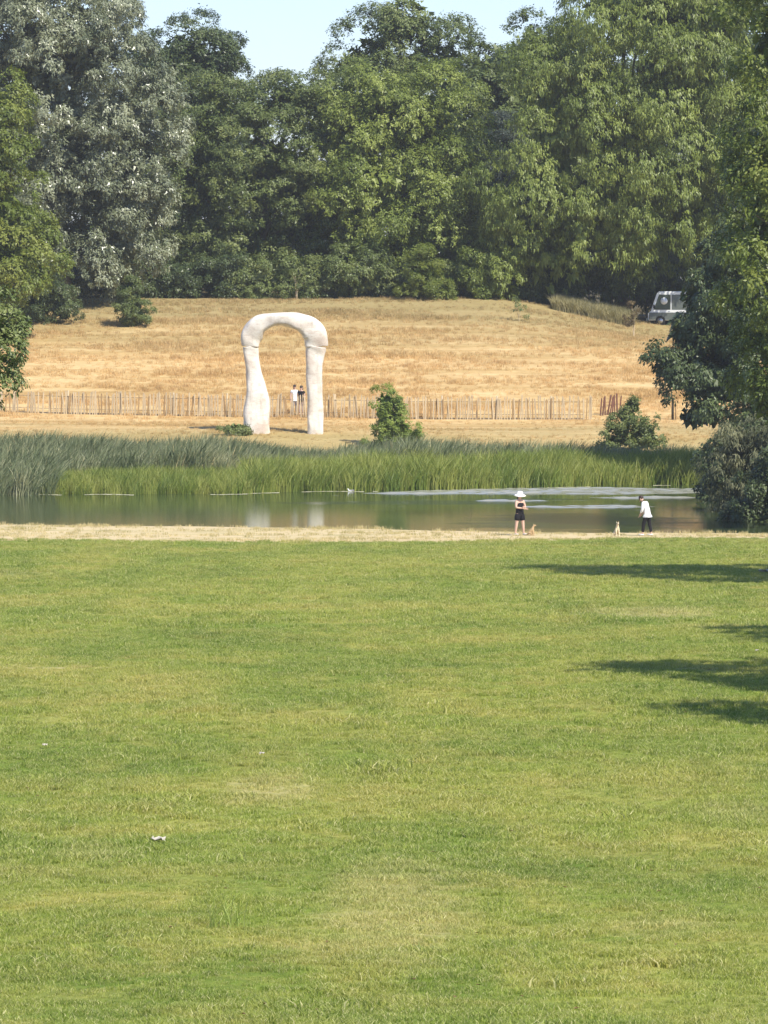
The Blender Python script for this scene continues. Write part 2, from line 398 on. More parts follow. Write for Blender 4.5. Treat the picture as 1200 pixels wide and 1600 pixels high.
sheet('far_ground', M['meadow'], XS, [(lambda x, v=v: 620 + v * 2400 + 0 * x) for v in np.linspace(0, 1, 4)], lambda x, y: Hf(x, np.minimum(y, 620)) + 0 * y)
wm = mesh_np('water', [(-600, 205, 0), (600, 205, 0), (600, 266, 0), (-600, 266, 0)], [[0, 1, 2, 3]], [M['water']])
link('water', wm, kind='structure')
def debris():
    V = []; Fc = []; r = np.random.default_rng(8)
    for x in np.arange(-17.5, 14.5, .22):
        if wob(x, 0, 1.1, 2) + .5 * wob(x, 3, 3.1, 1) < -.15: continue
        y = float(shore_far(x)) - .9 + .35 * math.sin(x * 1.7) + r.uniform(-.15, .15); w = r.uniform(.1, .45); b = len(V)
        V += [(x, y - w, .006), (x + .24, y - w + r.uniform(-.1, .1), .006), (x + .24, y + w, .012), (x, y + w * .8, .012)]; Fc.append((b, b + 1, b + 2, b + 3))
    link('floating_reed_debris', mesh_np('floating_reed_debris', V, Fc, [M['debris']]), kind='stuff')
debris()
# breeze on the pond: small real waves in the ruffled lanes, sky sheen added by pale colour
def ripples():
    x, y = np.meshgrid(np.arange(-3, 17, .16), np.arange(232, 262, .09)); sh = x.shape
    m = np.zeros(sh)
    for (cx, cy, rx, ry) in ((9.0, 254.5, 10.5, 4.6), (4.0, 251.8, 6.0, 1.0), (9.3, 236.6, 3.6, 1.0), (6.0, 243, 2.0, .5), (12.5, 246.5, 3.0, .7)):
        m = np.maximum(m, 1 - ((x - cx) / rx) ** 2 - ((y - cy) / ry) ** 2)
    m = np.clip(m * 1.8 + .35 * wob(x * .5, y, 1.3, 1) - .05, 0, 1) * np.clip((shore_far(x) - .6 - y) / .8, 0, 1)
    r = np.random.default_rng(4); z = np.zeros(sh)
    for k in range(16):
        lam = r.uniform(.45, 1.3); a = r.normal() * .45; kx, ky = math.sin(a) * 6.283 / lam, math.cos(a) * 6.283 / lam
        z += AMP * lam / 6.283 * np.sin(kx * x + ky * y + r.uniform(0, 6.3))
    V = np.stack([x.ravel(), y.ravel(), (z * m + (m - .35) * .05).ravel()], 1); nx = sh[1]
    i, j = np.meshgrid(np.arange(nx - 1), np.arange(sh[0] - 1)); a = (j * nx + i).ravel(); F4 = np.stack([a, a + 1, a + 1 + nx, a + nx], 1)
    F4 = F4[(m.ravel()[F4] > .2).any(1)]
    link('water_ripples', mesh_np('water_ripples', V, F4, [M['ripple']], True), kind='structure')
AMP = .055
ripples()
# low wooded bank closing the pond on the right
def Hb(x, y):
    d = sstep(14.6, 17.4, x + .8 * wob(x, y, .5)) * sstep(214, 219, y) * (1 - sstep(258, 266, y))
    return -1.3 + 2.0 * d + .08 * wob(x, y, 1.1) * d
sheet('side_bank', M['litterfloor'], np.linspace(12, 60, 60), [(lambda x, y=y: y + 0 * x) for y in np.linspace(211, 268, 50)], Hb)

# ------------------------------------------------------------------ scattered grass (uncountable: one object each)
def tuft_mesh(name, mat, n, rad, h, w, lean, seg=2, seed=0, spread=.35, plume=False):
    rng = np.random.default_rng(seed); V = []; Fc = []; T = []
    for k in range(n):
        a = rng.uniform(0, 2 * math.pi); r = rad * math.sqrt(rng.uniform()); bx, by = r * math.cos(a), r * math.sin(a)
        hh = h * rng.uniform(.55, 1.15); d = rng.uniform(0, 2 * math.pi); out = hh * spread * rng.uniform(.2, 1.3)
        dx, dy = out * math.cos(d) + lean * hh, out * math.sin(d)
        ang = rng.uniform(-.9, .9); wx, wy = w * math.cos(ang) * .5, w * math.sin(ang) * .5
        pts = []
        for s in range(seg + 1):
            u = s / seg; pts.append((bx + dx * u * u, by + dy * u * u, hh * (u - .12 * u * u * (abs(dx) + abs(dy)) / hh)))
        b = len(V); tt = rng.uniform()
        for s, p in enumerate(pts[:-1]):
            q = (1 - .55 * s / seg) * (1.6 if (plume and s == seg - 1) else 1)
            V.append((p[0] - wx * q, p[1] - wy * q, p[2] - (.03 if s == 0 else 0))); V.append((p[0] + wx * q, p[1] + wy * q, p[2] - (.03 if s == 0 else 0)))
        V.append(pts[-1])
        for s in range(seg - 1):
            Fc.append((b + 2 * s, b + 2 * s + 1, b + 2 * s + 3)); T.append(tt); Fc.append((b + 2 * s, b + 2 * s + 3, b + 2 * s + 2)); T.append(tt)
        e = b + 2 * (seg - 1); Fc.append((e, e + 1, e + 2)); T.append(tt)
    me = mesh_np(name, V, Fc, [mat]); at_ = me.attributes.new('tint', 'FLOAT', 'FACE'); at_.data.foreach_set('value', np.array(T, np.float32))
    return me
def scatter(name, pts, rotz, scale, tufts, zscale=None):
    me = mesh_np(name, pts, np.zeros((0, 3), int)) if False else bpy.data.meshes.new(name)
    pts = np.asarray(pts, np.float32); me.vertices.add(len(pts)); me.vertices.foreach_set('co', pts.ravel())
    r = me.attributes.new('rot', 'FLOAT_VECTOR', 'POINT'); rv = np.zeros((len(pts), 3), np.float32); rv[:, 2] = rotz; r.data.foreach_set('vector', rv.ravel())
    s = me.attributes.new('scl', 'FLOAT_VECTOR', 'POINT'); sv = np.repeat(np.asarray(scale, np.float32)[:, None], 3, 1)
    if zscale is not None: sv[:, 2] *= zscale
    s.data.foreach_set('vector', sv.ravel()); me.update()
    o = link(name, me, kind='stuff')
    sc = bpy.data.collections.new(name + '_sources')
    for i, tm in enumerate(tufts): sc.objects.link(bpy.data.objects.new('tuft', tm))
    g = bpy.data.node_groups.new(name + '_scatter', 'GeometryNodeTree')
    g.interface.new_socket('Geometry', in_out='INPUT', socket_type='NodeSocketGeometry'); g.interface.new_socket('Geometry', in_out='OUTPUT', socket_type='NodeSocketGeometry')
    N = g.nodes; L = g.links; gi = N.new('NodeGroupInput'); go = N.new('NodeGroupOutput')
    ip = N.new('GeometryNodeInstanceOnPoints'); ci = N.new('GeometryNodeCollectionInfo'); ci.inputs[0].default_value = sc
    ci.inputs['Separate Children'].default_value = True; ci.inputs['Reset Children'].default_value = True
    ip.inputs['Pick Instance'].default_value = True
    ra = N.new('GeometryNodeInputNamedAttribute'); ra.data_type = 'FLOAT_VECTOR'; ra.inputs[0].default_value = 'rot'
    sa = N.new('GeometryNodeInputNamedAttribute'); sa.data_type = 'FLOAT_VECTOR'; sa.inputs[0].default_value = 'scl'
    rn = N.new('FunctionNodeRandomValue'); rn.data_type = 'INT'; rn.inputs[4].default_value = 0; rn.inputs[5].default_value = len(tufts) - 1
    L.new(gi.outputs[0], ip.inputs['Points']); L.new(ci.outputs[0], ip.inputs['Instance']); L.new(rn.outputs[2], ip.inputs['Instance Index'])
    L.new(ra.outputs[0], ip.inputs['Rotation']); L.new(sa.outputs[0], ip.inputs['Scale']); L.new(ip.outputs[0], go.inputs[0])
    md = o.modifiers.new('scatter', 'NODES'); md.node_group = g
    return o
def wedge_points(y0, y1, dens, rng, margin=1.25, extra=1.5, xr=None):
    """points over the strip of ground the picture can see, plus a margin"""
    wmax = .075 * y1 * margin + extra; n = int(2 * wmax * (y1 - y0) * dens)
    x = rng.uniform(-wmax, wmax, n); y = rng.uniform(y0, y1, n)
    k = np.abs(x) < .075 * y * margin + extra
    return x[k], y[k]
rng = np.random.default_rng(3)
def lawn_scatter():
    P = []; S = []; Rz = []
    for (y0, y1, dens, s0) in ((37, 55, 150, 1.0), (55, 80, 85, 1.3), (80, 120, 44, 1.55), (120, 199, 18, 2.05)):
        x, y = wedge_points(y0, y1, dens, rng)
        k = y < bank_start(x) + 1.0; x, y = x[k], y[k]
        m = .5 + .5 * wob(x, y * .6, 1.5, 1.1) * .8 + .4 * wob(x, y, 4.3, 2) + .3 * wob(x, y, 9, 4)
        s = s0 * rng.uniform(.65, 1.15, len(x)) * (.55 + .75 * np.clip(m, -.2, 1.1))
        pat = wob(x * 1.3, y * .5, 1.1, 6) + .6 * wob(x, y * .6, 2.9, 8)
        s *= np.where((pat > .75) & (y < 72), 1.45, 1) * np.where(pat < -.8, .6, 1) * np.where((rng.uniform(size=len(x)) < .02) & (y < 90), 1.7, 1)
        P.append(np.stack([x, y, H(x, y)], 1)); S.append(s); Rz.append(rng.uniform(0, 6.28, len(x)))
    tufts = [tuft_mesh('lawn_tuft', M['blade'], 26, .075, .058, .0075, .15, 2, i, .8) for i in range(5)]
    scatter('grass', np.concatenate(P), np.concatenate(Rz), np.concatenate(S), tufts, .8)
lawn_scatter()
def leaf_litter():
    x, y = wedge_points(38, 120, .30, rng)
    lv = mesh_np('fallen_leaf', [(-.03, 0, 0), (0, -.018, .012), (.035, 0, .006), (0, .018, .014)], [[0, 1, 2, 3]], [M['withered']])
    scatter('fallen_leaves', np.stack([x, y, H(x, y) + .035], 1), rng.uniform(0, 6.28, len(x)), rng.uniform(.5, 1.1, len(x)), [lv])
leaf_litter()
def meadow_scatter():
    x, y = wedge_points(277, 351, 9, rng)
    m = wob(x * .25, y, .8, 3) + .6 * wob(x, y, .5, 1); k = rng.uniform(size=len(x)) < np.clip(.55 + .45 * m, .12, 1); x, y, m = x[k], y[k], m[k]
    s = rng.uniform(.6, 1.2, len(x)) * np.where(y < 292, .5, 1) * (.8 + .3 * np.clip(m, -1, 1)) * np.where(y > 343, .7, 1)
    tufts = [tuft_mesh('meadow_tuft', M['mblade'], 22, .28, .30, .022, .2, 2, 20 + i, .6) for i in range(4)]
    scatter('meadow_grass', np.stack([x, y, H(x, y)], 1), rng.uniform(0, 6.28, len(x)), s, tufts)
meadow_scatter()
def bank_scatter():
    x, y = wedge_points(194, 215, 8, rng)
    k = (y > bank_start(x) - .6) & (y < shore_near(x) - .3); x, y = x[k], y[k]
    k = rng.uniform(size=len(x)) < np.clip(.45 + .6 * wob(x * .5, y, .9, 2), .08, 1); x, y = x[k], y[k]
    edge = (shore_near(x) - y) < 1.2
    tufts = [tuft_mesh('bank_tuft', M['bankblade'], 16, .16, .10, .014, .1, 2, 40 + i, .7) for i in range(3)]
    scatter('bank_grass', np.stack([x, y, H(x, y)], 1), rng.uniform(0, 6.28, len(x)), rng.uniform(.6, 1.3, len(x)) * np.where(edge, 1.5, 1), tufts)
bank_scatter()
def reed_scatter():
    x, y = wedge_points(249, 280, 7, rng, 1.3)
    sf = shore_far(x); t = y - sf
    # front band of sedge
    lim = 7.0 + 1.2 * wob(x, y, .35, 2)
    k = (t > -.5) & (t < lim) & (np.abs(x) < 30)
    xs, ys = x[k], y[k]
    hs = np.interp(xs, [-18, -7.2, -6.6, 0, 14, 16], [.82, .85, 1.25, 1.3, 1.25, 1.2]) * rng.uniform(.8, 1.12, len(xs)) * (1 + .16 * wob(xs, ys, .9, 1) + .10 * wob(xs, ys, 2.7, 3))
    tufts = [tuft_mesh('sedge_tuft', M['sedge'], 36, .36, 1.05, .029, .10, 3, 60 + i, .45) for i in range(4)]
    scatter('sedge', np.stack([xs, ys, np.maximum(H(xs, ys), -.3)], 1), rng.uniform(-.5, .5, len(xs)), hs, tufts)
    k = (t >= lim) & (y < 271.5 + 1.5 * wob(x, y, .4, 3)) | ((x < -16.4) & (t > -5) & (t < 9) & (rng.uniform(size=len(x)) < .55))
    xs, ys = x[k], y[k]
    hs = np.interp(xs, [-20, -12, -2, 4, 8, 18], [.98, .98, .90, .98, .86, .74]) * rng.uniform(.7, 1.1, len(xs)) * (1 + .16 * wob(xs, ys, .7, 1) + .10 * wob(xs, ys, 2.3, 5)) * (1 - .30 * np.exp(-((xs + 3.8) / 2.6) ** 2)) * np.interp(ys, [264, 270, 273], [1, .95, .75])
    tufts = [tuft_mesh('reed_tuft', M['reed'], 36, .38, 1.75, .036, .22, 4, 80 + i, .45, True) for i in range(4)]
    k2 = rng.uniform(size=len(xs)) < .10; st = [tuft_mesh('seed_stalk', M['bankblade'], 3, .4, 2.0, .05, .12, 3, 95 + i, .25, True) for i in range(3)]
    scatter('dry_reed_stalks', np.stack([xs[k2], ys[k2], np.maximum(H(xs[k2], ys[k2]), -.3)], 1), rng.uniform(-.6, .6, k2.sum()), hs[k2] * 1.02, st)
    scatter('reeds', np.stack([xs, ys, np.maximum(H(xs, ys), -.3)], 1), rng.uniform(-.45, .45, len(xs)), hs, tufts)
reed_scatter()

# ------------------------------------------------------------------ trees
def unit(v): return v / np.maximum(np.linalg.norm(v, axis=-1, keepdims=True), 1e-9)
def lobes_px(lst, D):
    """(px, py, rx_px, ry_px[, depth factor, dD]) -> world ellipsoids"""
    out = []
    for l in lst:
        d = D + (l[5] if len(l) > 5 else 0); c = at(l[0], l[1], d); s = d / F
        rx, rz = l[2] * s, l[3] * s; ry = min(rx, rz) * (l[4] if len(l) > 4 else 1.0)
        out.append((c.x, c.y, c.z, rx, ry, rz))
    return np.array(out)
def crown_mesh(name, lobes, mat, seed, bough=1.35, per=22, leaf=.34, droop=.35, leaves=9, cover=1.9, flat=.66, jag=.22, wid=.5, facing=True, inner=.4, zmin=None, tri=False):
    """lobes -> boughs on the lobes' surfaces -> twigs on the boughs -> leaves round each twig"""
    rng = np.random.default_rng(seed)
    BC = []; BN = []; BR = []; BI = []
    for L in lobes:
        c, r = L[:3], L[3:]
        area = 4 * math.pi * ((r[0] * r[2]) ** 1.6 / 3 + (r[0] * r[1]) ** 1.6 / 3 + (r[1] * r[2]) ** 1.6 / 3) ** (1 / 1.6)
        n = max(5, int(area / (math.pi * bough * bough) * cover))
        d = unit(rng.normal(size=(n, 3)))
        if facing:
            k = (d[:, 1] < .2) | (rng.uniform(size=n) < .25); d = d[k]
        k = (d[:, 2] > -.75) | (rng.uniform(size=len(d)) < .4); d = d[k]
        # outline made uneven: some boughs reach out, some stay in
        q = 1 + jag * rng.normal(size=(len(d), 1)) * .6 - .05
        p = c + d * r * q
        BC.append(p); BN.append(unit(d / r)); BR.append(bough * rng.uniform(.6, 1.35, len(d))); BI.append(np.zeros(len(d)))
        m = int(n * inner)
        if m:
            p = c + unit(rng.normal(size=(m, 3))) * r * rng.uniform(.15, .58, (m, 1)); BI.append(np.ones(m)); BC.append(p); BN.append(unit(rng.normal(size=(m, 3)) + (0, 0, .5))); BR.append(np.full(m, bough * 1.0))
    BC = np.concatenate(BC); BN = np.concatenate(BN); BR = np.concatenate(BR); BI = np.concatenate(BI)
    keep = np.ones(len(BC), bool)
    for L in lobes:
        q = np.linalg.norm((BC - L[:3]) / L[3:], axis=1)
        keep &= ~((q < .72) & (BI < .5) & (rng.uniform(size=len(BC)) < .8))
    if zmin is not None: keep &= BC[:, 2] > zmin
    BC, BN, BR, BI = BC[keep], BN[keep], BR[keep], BI[keep]; nb = len(BC)
    # twigs
    nt = np.maximum(4, (per * (BR / bough) ** 2 * np.where(BI > .5, .45, 1)).astype(int)); bi = np.repeat(np.arange(nb), nt); n = len(bi)
    d = unit(rng.normal(size=(n, 3)) + BN[bi] * 1.1 + np.array([0, 0, .35]))
    tc = BC[bi] + d * BR[bi, None] * np.array([1, 1, flat]) * rng.uniform(.72, 1.06, (n, 1)) ; tc[:, 2] -= droop * .5 * BR[bi] * rng.uniform(0, 1, n) ** 2
    btint = rng.uniform(0, 1, nb)[bi] * .45 + rng.uniform(0, 1, n) * .25
    # leaves
    ti = np.repeat(np.arange(n), leaves); m = len(ti)
    up = unit(rng.normal(size=(m, 3)) * .42 + np.array([0, 0, .45]) + d[ti] * 1.0)
    ax = rng.normal(size=(m, 3)) + d[ti] * .3 + np.array([0, 0, -droop * 1.6]); ax = unit(ax - up * (ax * up).sum(1, keepdims=True) * .85)
    base = tc[ti] + rng.normal(size=(m, 3)) * leaf * .5
    side = unit(np.cross(ax, up)); ln = leaf * rng.uniform(.6, 1.25, (m, 1)) * (1 + 1.0 * BI[bi][ti])[:, None]; wd = ln * wid * .5 * (1 + .5 * BI[bi][ti])[:, None]
    nrm = np.cross(side, ax)
    p0 = base; p2 = base + ax * ln - np.array([0, 0, 1]) * ln * .2 * droop
    mid = base + ax * ln * .45
    p1 = mid + side * wd - nrm * wd * .25; p3 = mid - side * wd - nrm * wd * .25
    if tri:
        V = np.stack([p1 - ax * ln * .3, p3 - ax * ln * .2, p2], 1).reshape(-1, 3); Fc = np.arange(m * 3).reshape(m, 3)
    else:
        V = np.stack([p0, p1, p2, p3], 1).reshape(-1, 3); Fc = np.arange(m * 4).reshape(m, 4)
    me = mesh_np(name, V, Fc, [mat])
    a = me.attributes.new('tint', 'FLOAT', 'FACE'); a.data.foreach_set('value', (btint[ti] + rng.uniform(0, .3, m)).astype(np.float32))
    return me, BC
def tree(name, label, cat, base, lobes, mat, seed, trunk_r=.45, bark='bark', group=None, limbs=9, **kw):
    """lobes are world ellipsoids; base is the foot of the trunk"""
    base = Vector(base); t = thing(name, label, cat, base, 0, group)
    L = np.array(lobes, float); L[:, :3] -= np.array(base)
    zt = kw.get('zmin'); 
    if zt is not None: kw['zmin'] = zt
    if base.y > 300:            # far crowns: many small three-sided leaves
        kw['tri'] = True; kw['leaves'] = int(kw.get('leaves', 9) * 2.0); kw['leaf'] = kw.get('leaf', .34) * .80
    me, BC = crown_mesh('crown', L, M[mat], seed, **kw)
    link('crown', me, t)
    rng = np.random.default_rng(seed + 99)
    mb = MB(); top = L[np.argmax(L[:, 2])]; H_ = top[2] - top[5] * .35
    cx, cy = top[0], top[1]
    spine = []; rad = []
    for i in range(8):
        u = i / 7; spine.append((cx * u ** 1.6 + rng.normal() * .03 * H_ * .2 * (0 < i), cy * u ** 1.6 + rng.normal() * .01 * H_ * (0 < i), -.3 + (H_ + .3) * u)); rad.append(trunk_r * (1.35 if i == 0 else 1) * (1 - .88 * u))
    mb.tube(spine, rad, 9); mb_l = MB()
    mb.obj('trunk', M[bark], t)
    idx = rng.choice(len(BC), min(limbs, len(BC)), replace=False)
    for k in idx:
        e = Vector(BC[k]); u = min(.85, max(.18, (e.z / H_) * .65)); p = spine[int(u * 7)]; s = Vector(p); r0 = rad[int(u * 7)] * .5
        mdl = s.lerp(e, .5) + Vector((0, 0, (e - s).length * .12))
        mb_l.tube([s, mdl, e], [r0, r0 * .6, r0 * .18], 6, False)
    mb_l.obj('limbs', M[bark], t)
    return t
def g0(px, D, dz=-.05):
    x = at(px, 450, D).x; return (x, D, gz(x, D) + dz)

G_WOOD = 'trees of the wood behind the meadow'
# large silvery tree, left
tree('broadleaf_tree', 'huge silvery grey-green tree reaching the top left of the picture', 'tree', g0(95, 345),
     lobes_px([(70, 90, 150, 140), (122, 65, 62, 95), (20, -40, 118, 110), (190, 210, 85, 110), (100, 270, 130, 110), (60, 370, 120, 90), (195, 330, 62, 90), (150, 400, 85, 55), (0, 250, 90, 150)], 345),
     'silver', 11, .7, group=G_WOOD, bough=1.25, per=17, leaf=.34, leaves=13, droop=.55, cover=2.0, flat=.6, jag=.2, wid=.42)
tree('broadleaf_tree', 'dark rounded tree top against the sky behind the silvery tree', 'tree', g0(290, 372),
     lobes_px([(290, 95, 72, 60), (250, 115, 45, 55), (335, 105, 36, 50), (290, 180, 85, 80), (285, 290, 95, 110)], 372),
     'dark', 12, .5, group=G_WOOD, bough=1.1, per=26, leaf=.30, leaves=9, droop=.1, jag=.14)
tree('broadleaf_tree', 'broad dull green tree with sagging boughs left of centre', 'tree', g0(400, 358),
     lobes_px([(455, 158, 72, 48), (385, 185, 72, 58), (520, 168, 55, 55), (330, 190, 60, 75), (320, 300, 90, 100), (430, 270, 110, 110), (390, 385, 110, 75), (500, 330, 80, 110), (300, 405, 65, 55), (500, 420, 70, 46)], 358),
     'dull', 13, .65, group=G_WOOD, bough=1.0, per=15, leaf=.28, leaves=9, droop=.3, jag=.13, flat=.45)
tree('broadleaf_tree', 'yellow-green tree with a domed top in the centre of the wood', 'tree', g0(640, 356),
     lobes_px([(600, 190, 75, 65), (665, 200, 85, 75), (700, 280, 60, 90), (620, 300, 105, 95), (650, 385, 100, 75), (565, 400, 70, 60), (720, 390, 55, 70), (560, 250, 60, 80), (550, 150, 45, 40)], 356),
     'lime', 14, .6, group=G_WOOD, bough=1.65, per=34, leaf=.30, leaves=9, droop=.6, jag=.2)
tree('broadleaf_tree', 'tall lumpy tree standing up above the centre of the wood', 'tree', g0(640, 382),
     lobes_px([(655, 50, 58, 48), (622, 36, 24, 24), (685, 76, 26, 34), (580, 90, 44, 42), (550, 118, 34, 30), (640, 125, 100, 60), (700, 130, 45, 60), (640, 220, 110, 80)], 382),
     'dull', 15, .6, group=G_WOOD, bough=1.7, per=46, leaf=.30, leaves=9, droop=.15, jag=.10, flat=.9, cover=1.6)
tree('broadleaf_tree', 'round-topped tree between the tall lumpy tree and the great right-hand tree', 'tree', g0(780, 378),
     lobes_px([(775, 118, 48, 40), (745, 140, 36, 36), (842, 88, 44, 46), (800, 160, 90, 70), (840, 230, 80, 80)], 378),
     'dull', 16, .5, group=G_WOOD, bough=1.5, flat=.8, per=34, leaf=.34, leaves=9, droop=.3, jag=.18)
tree('broadleaf_tree', 'bluish grey-green tree seen in the gap right of the yellow-green tree', 'tree', g0(778, 372),
     lobes_px([(778, 235, 42, 52), (775, 300, 50, 60), (775, 370, 60, 70)], 368), 'blue', 17, .35, group=G_WOOD, bough=.9, per=26, leaf=.26, leaves=9, droop=.1, jag=.1)
tree('broadleaf_tree', 'enormous spreading tree filling the upper right, boughs hanging near the van', 'tree', g0(975, 357),
     lobes_px([(1005, 30, 112, 95), (892, 105, 66, 70), (1060, 120, 140, 120), (900, 190, 95, 95), (1000, 220, 130, 110), (860, 290, 90, 75), (940, 320, 120, 90), (1060, 300, 120, 110), (860, 385, 80, 55),
               (960, 378, 95, 48, 1, 4), (1090, 355, 80, 55, 1, 3), (975, -20, 75, 60), (1120, 20, 110, 120), (1160, 220, 90, 120)], 352),
     'lime', 18, .5, group=G_WOOD, bough=1.9, per=44, leaf=.32, leaves=9, droop=1.5, cover=1.8, jag=.13, flat=.55, wid=.38, limbs=12)
tree('broadleaf_tree', 'low dark tree filling the wood edge left of the great right-hand tree', 'tree', g0(800, 357),
     lobes_px([(815, 400, 60, 60), (850, 425, 50, 30), (790, 345, 55, 60)], 355), 'dull', 19, .3, group=G_WOOD, bough=1.0, per=24, leaf=.28, leaves=9, droop=.3)
tree('broadleaf_tree', 'mid green leaning tree at the left edge, in front of the silvery tree', 'tree', g0(20, 328),
     lobes_px([(0, 230, 42, 85), (-20, 320, 80, 90), (20, 400, 72, 65), (-30, 160, 60, 60), (50, 405, 32, 36), (-20, 450, 60, 42)], 326),
     'bright', 20, .4, group=G_WOOD, bough=1.05, per=24, leaf=.30, leaves=9, droop=.5, jag=.16)
# filling wood behind, dark and dense
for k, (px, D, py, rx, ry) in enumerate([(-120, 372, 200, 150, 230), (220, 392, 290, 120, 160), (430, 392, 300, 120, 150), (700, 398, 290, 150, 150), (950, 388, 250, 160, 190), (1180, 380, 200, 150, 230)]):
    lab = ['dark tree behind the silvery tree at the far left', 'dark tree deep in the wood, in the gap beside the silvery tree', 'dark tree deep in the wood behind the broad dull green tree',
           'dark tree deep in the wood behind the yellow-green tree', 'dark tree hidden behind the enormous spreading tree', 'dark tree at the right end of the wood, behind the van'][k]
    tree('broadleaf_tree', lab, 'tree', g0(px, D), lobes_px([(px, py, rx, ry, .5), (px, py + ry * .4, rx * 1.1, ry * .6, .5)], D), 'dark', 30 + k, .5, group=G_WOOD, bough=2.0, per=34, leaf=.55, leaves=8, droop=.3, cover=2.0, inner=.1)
# understorey along the wood's edge
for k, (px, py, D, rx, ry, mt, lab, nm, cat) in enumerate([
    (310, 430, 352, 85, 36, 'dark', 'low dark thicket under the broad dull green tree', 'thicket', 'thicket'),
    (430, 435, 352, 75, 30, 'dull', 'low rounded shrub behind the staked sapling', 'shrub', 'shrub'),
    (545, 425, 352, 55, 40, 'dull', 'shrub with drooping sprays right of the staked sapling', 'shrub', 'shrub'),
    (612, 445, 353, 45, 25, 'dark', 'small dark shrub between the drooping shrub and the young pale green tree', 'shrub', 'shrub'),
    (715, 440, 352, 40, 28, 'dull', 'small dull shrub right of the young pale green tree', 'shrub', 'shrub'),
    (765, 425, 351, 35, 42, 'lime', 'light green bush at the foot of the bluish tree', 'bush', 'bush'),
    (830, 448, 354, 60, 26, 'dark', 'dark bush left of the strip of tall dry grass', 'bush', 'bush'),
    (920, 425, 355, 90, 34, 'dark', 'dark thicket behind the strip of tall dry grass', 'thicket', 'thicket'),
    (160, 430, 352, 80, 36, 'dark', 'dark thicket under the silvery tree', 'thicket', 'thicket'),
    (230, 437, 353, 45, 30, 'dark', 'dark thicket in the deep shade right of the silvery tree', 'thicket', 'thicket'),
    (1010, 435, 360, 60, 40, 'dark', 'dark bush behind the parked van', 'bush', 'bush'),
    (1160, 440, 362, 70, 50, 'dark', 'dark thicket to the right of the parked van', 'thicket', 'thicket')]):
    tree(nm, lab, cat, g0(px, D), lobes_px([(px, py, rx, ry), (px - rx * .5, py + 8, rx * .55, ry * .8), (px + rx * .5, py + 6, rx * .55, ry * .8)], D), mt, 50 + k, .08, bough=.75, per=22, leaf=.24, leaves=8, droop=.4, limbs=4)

# small trees and bushes standing on the meadow
def ground_at(px, py): p = hit(px, py); return (p.x, p.y, p.z - .04)
def bush_at(nm, lab, cat, px, py, lobes, mt, seed, **kw):
    p = ground_at(px, py); k = dict(bough=.34, per=20, leaf=.15, leaves=9, droop=.2, jag=.42, cover=1.7, inner=.5, limbs=5, trunk_r=.05, zmin=None); k.update(kw)
    return tree(nm, lab, cat, p, lobes_px(lobes, p[1]), mt, seed, **k)
bush_at('bush', 'rounded dark bush at the left top of the golden meadow', 'bush', 76, 505, [(74, 472, 37, 32), (99, 480, 18, 24), (54, 482, 22, 22), (72, 448, 24, 18)], 'dark', 70, bough=.45)
bush_at('young_tree', 'young cone-shaped tree alone on the meadow, right of the rounded bush', 'tree', 208, 510, [(207, 486, 22, 18), (206, 464, 15, 16), (205, 446, 8, 13), (214, 494, 20, 12)], 'dull', 71)
bush_at('bush', 'pale grey-green bush at the left picture edge below the leaning tree', 'bush', 5, 500, [(10, 478, 32, 20), (-20, 470, 30, 30)], 'grey', 72)
bush_at('young_tree', 'young pale green tree with layered tufts at the wood edge, right of centre', 'tree', 664, 468, [(664, 446, 32, 20), (662, 420, 22, 20), (658, 396, 14, 16), (640, 452, 16, 14), (690, 455, 17, 12)], 'bright', 73, bough=.5, droop=.1)
bush_at('bush', 'tall narrow willow bush rising out of the reeds', 'bush', 612, 700, [(606, 627, 18, 17), (600, 645, 17, 15), (616, 650, 18, 16), (610, 668, 20, 16), (630, 676, 20, 18), (598, 690, 26, 16), (640, 696, 26, 16), (622, 700, 30, 16)], 'fresh', 74, bough=.26, leaf=.13, per=13, jag=.5, cover=1.3, inner=.35)
bush_at('bush', 'hazy grey-green bush in the reeds below the broken end of the fence', 'bush', 985, 712, [(984, 652, 20, 20), (968, 672, 22, 18), (1004, 670, 20, 18), (985, 692, 38, 18), (990, 636, 12, 14), (1018, 690, 16, 16), (955, 694, 16, 14)], 'dull', 75, bough=.26, leaf=.13, per=12, jag=.55, cover=1.25, inner=.3)
bush_at('bush', 'tiny dark bush at the foot of the left leg of the arch', 'bush', 364, 680, [(366, 671, 17, 7), (378, 674, 9, 6)], 'dull', 76, bough=.2, leaf=.12, per=14)
# saplings
def sapling(lab, px, py, top, lobes, mt, seed, bark='palebark', r=.05, brown=False, **kw):
    p = ground_at(px, py); kk = dict(bough=.28, per=12, leaf=.13, leaves=6, droop=.6, limbs=6, zmin=None, cover=.9, inner=0, jag=.5); kk.update(kw)
    return tree('sapling', lab, 'sapling', p, lobes_px(lobes, p[1]), mt, seed, r, bark, **kk)
s1 = sapling('sapling with a pale guard round its stem at the wood edge, above the arch', 463, 468, 0, [(463, 436, 13, 15), (461, 424, 8, 10)], 'dull', 80)
gd = MB(); gd.tube([(0, 0, 0), (0, 0, .85)], .09, 10, True); gd.obj('trunk_guard', M['palebark'], s1)
sapling('thin wispy sapling on the crest of the meadow, left of the dry grass strip', 812, 502, 0, [(812, 484, 9, 8), (806, 474, 7, 6), (818, 492, 6, 5)], 'dull', 81, r=.03, bough=.2, per=8)
s2 = sapling('half withered sapling standing on the meadow below the van', 990, 527, 0, [(987, 494, 8, 15), (983, 506, 7, 9), (992, 484, 6, 8)], 'brown', 82, r=.07, bough=.25, per=12)

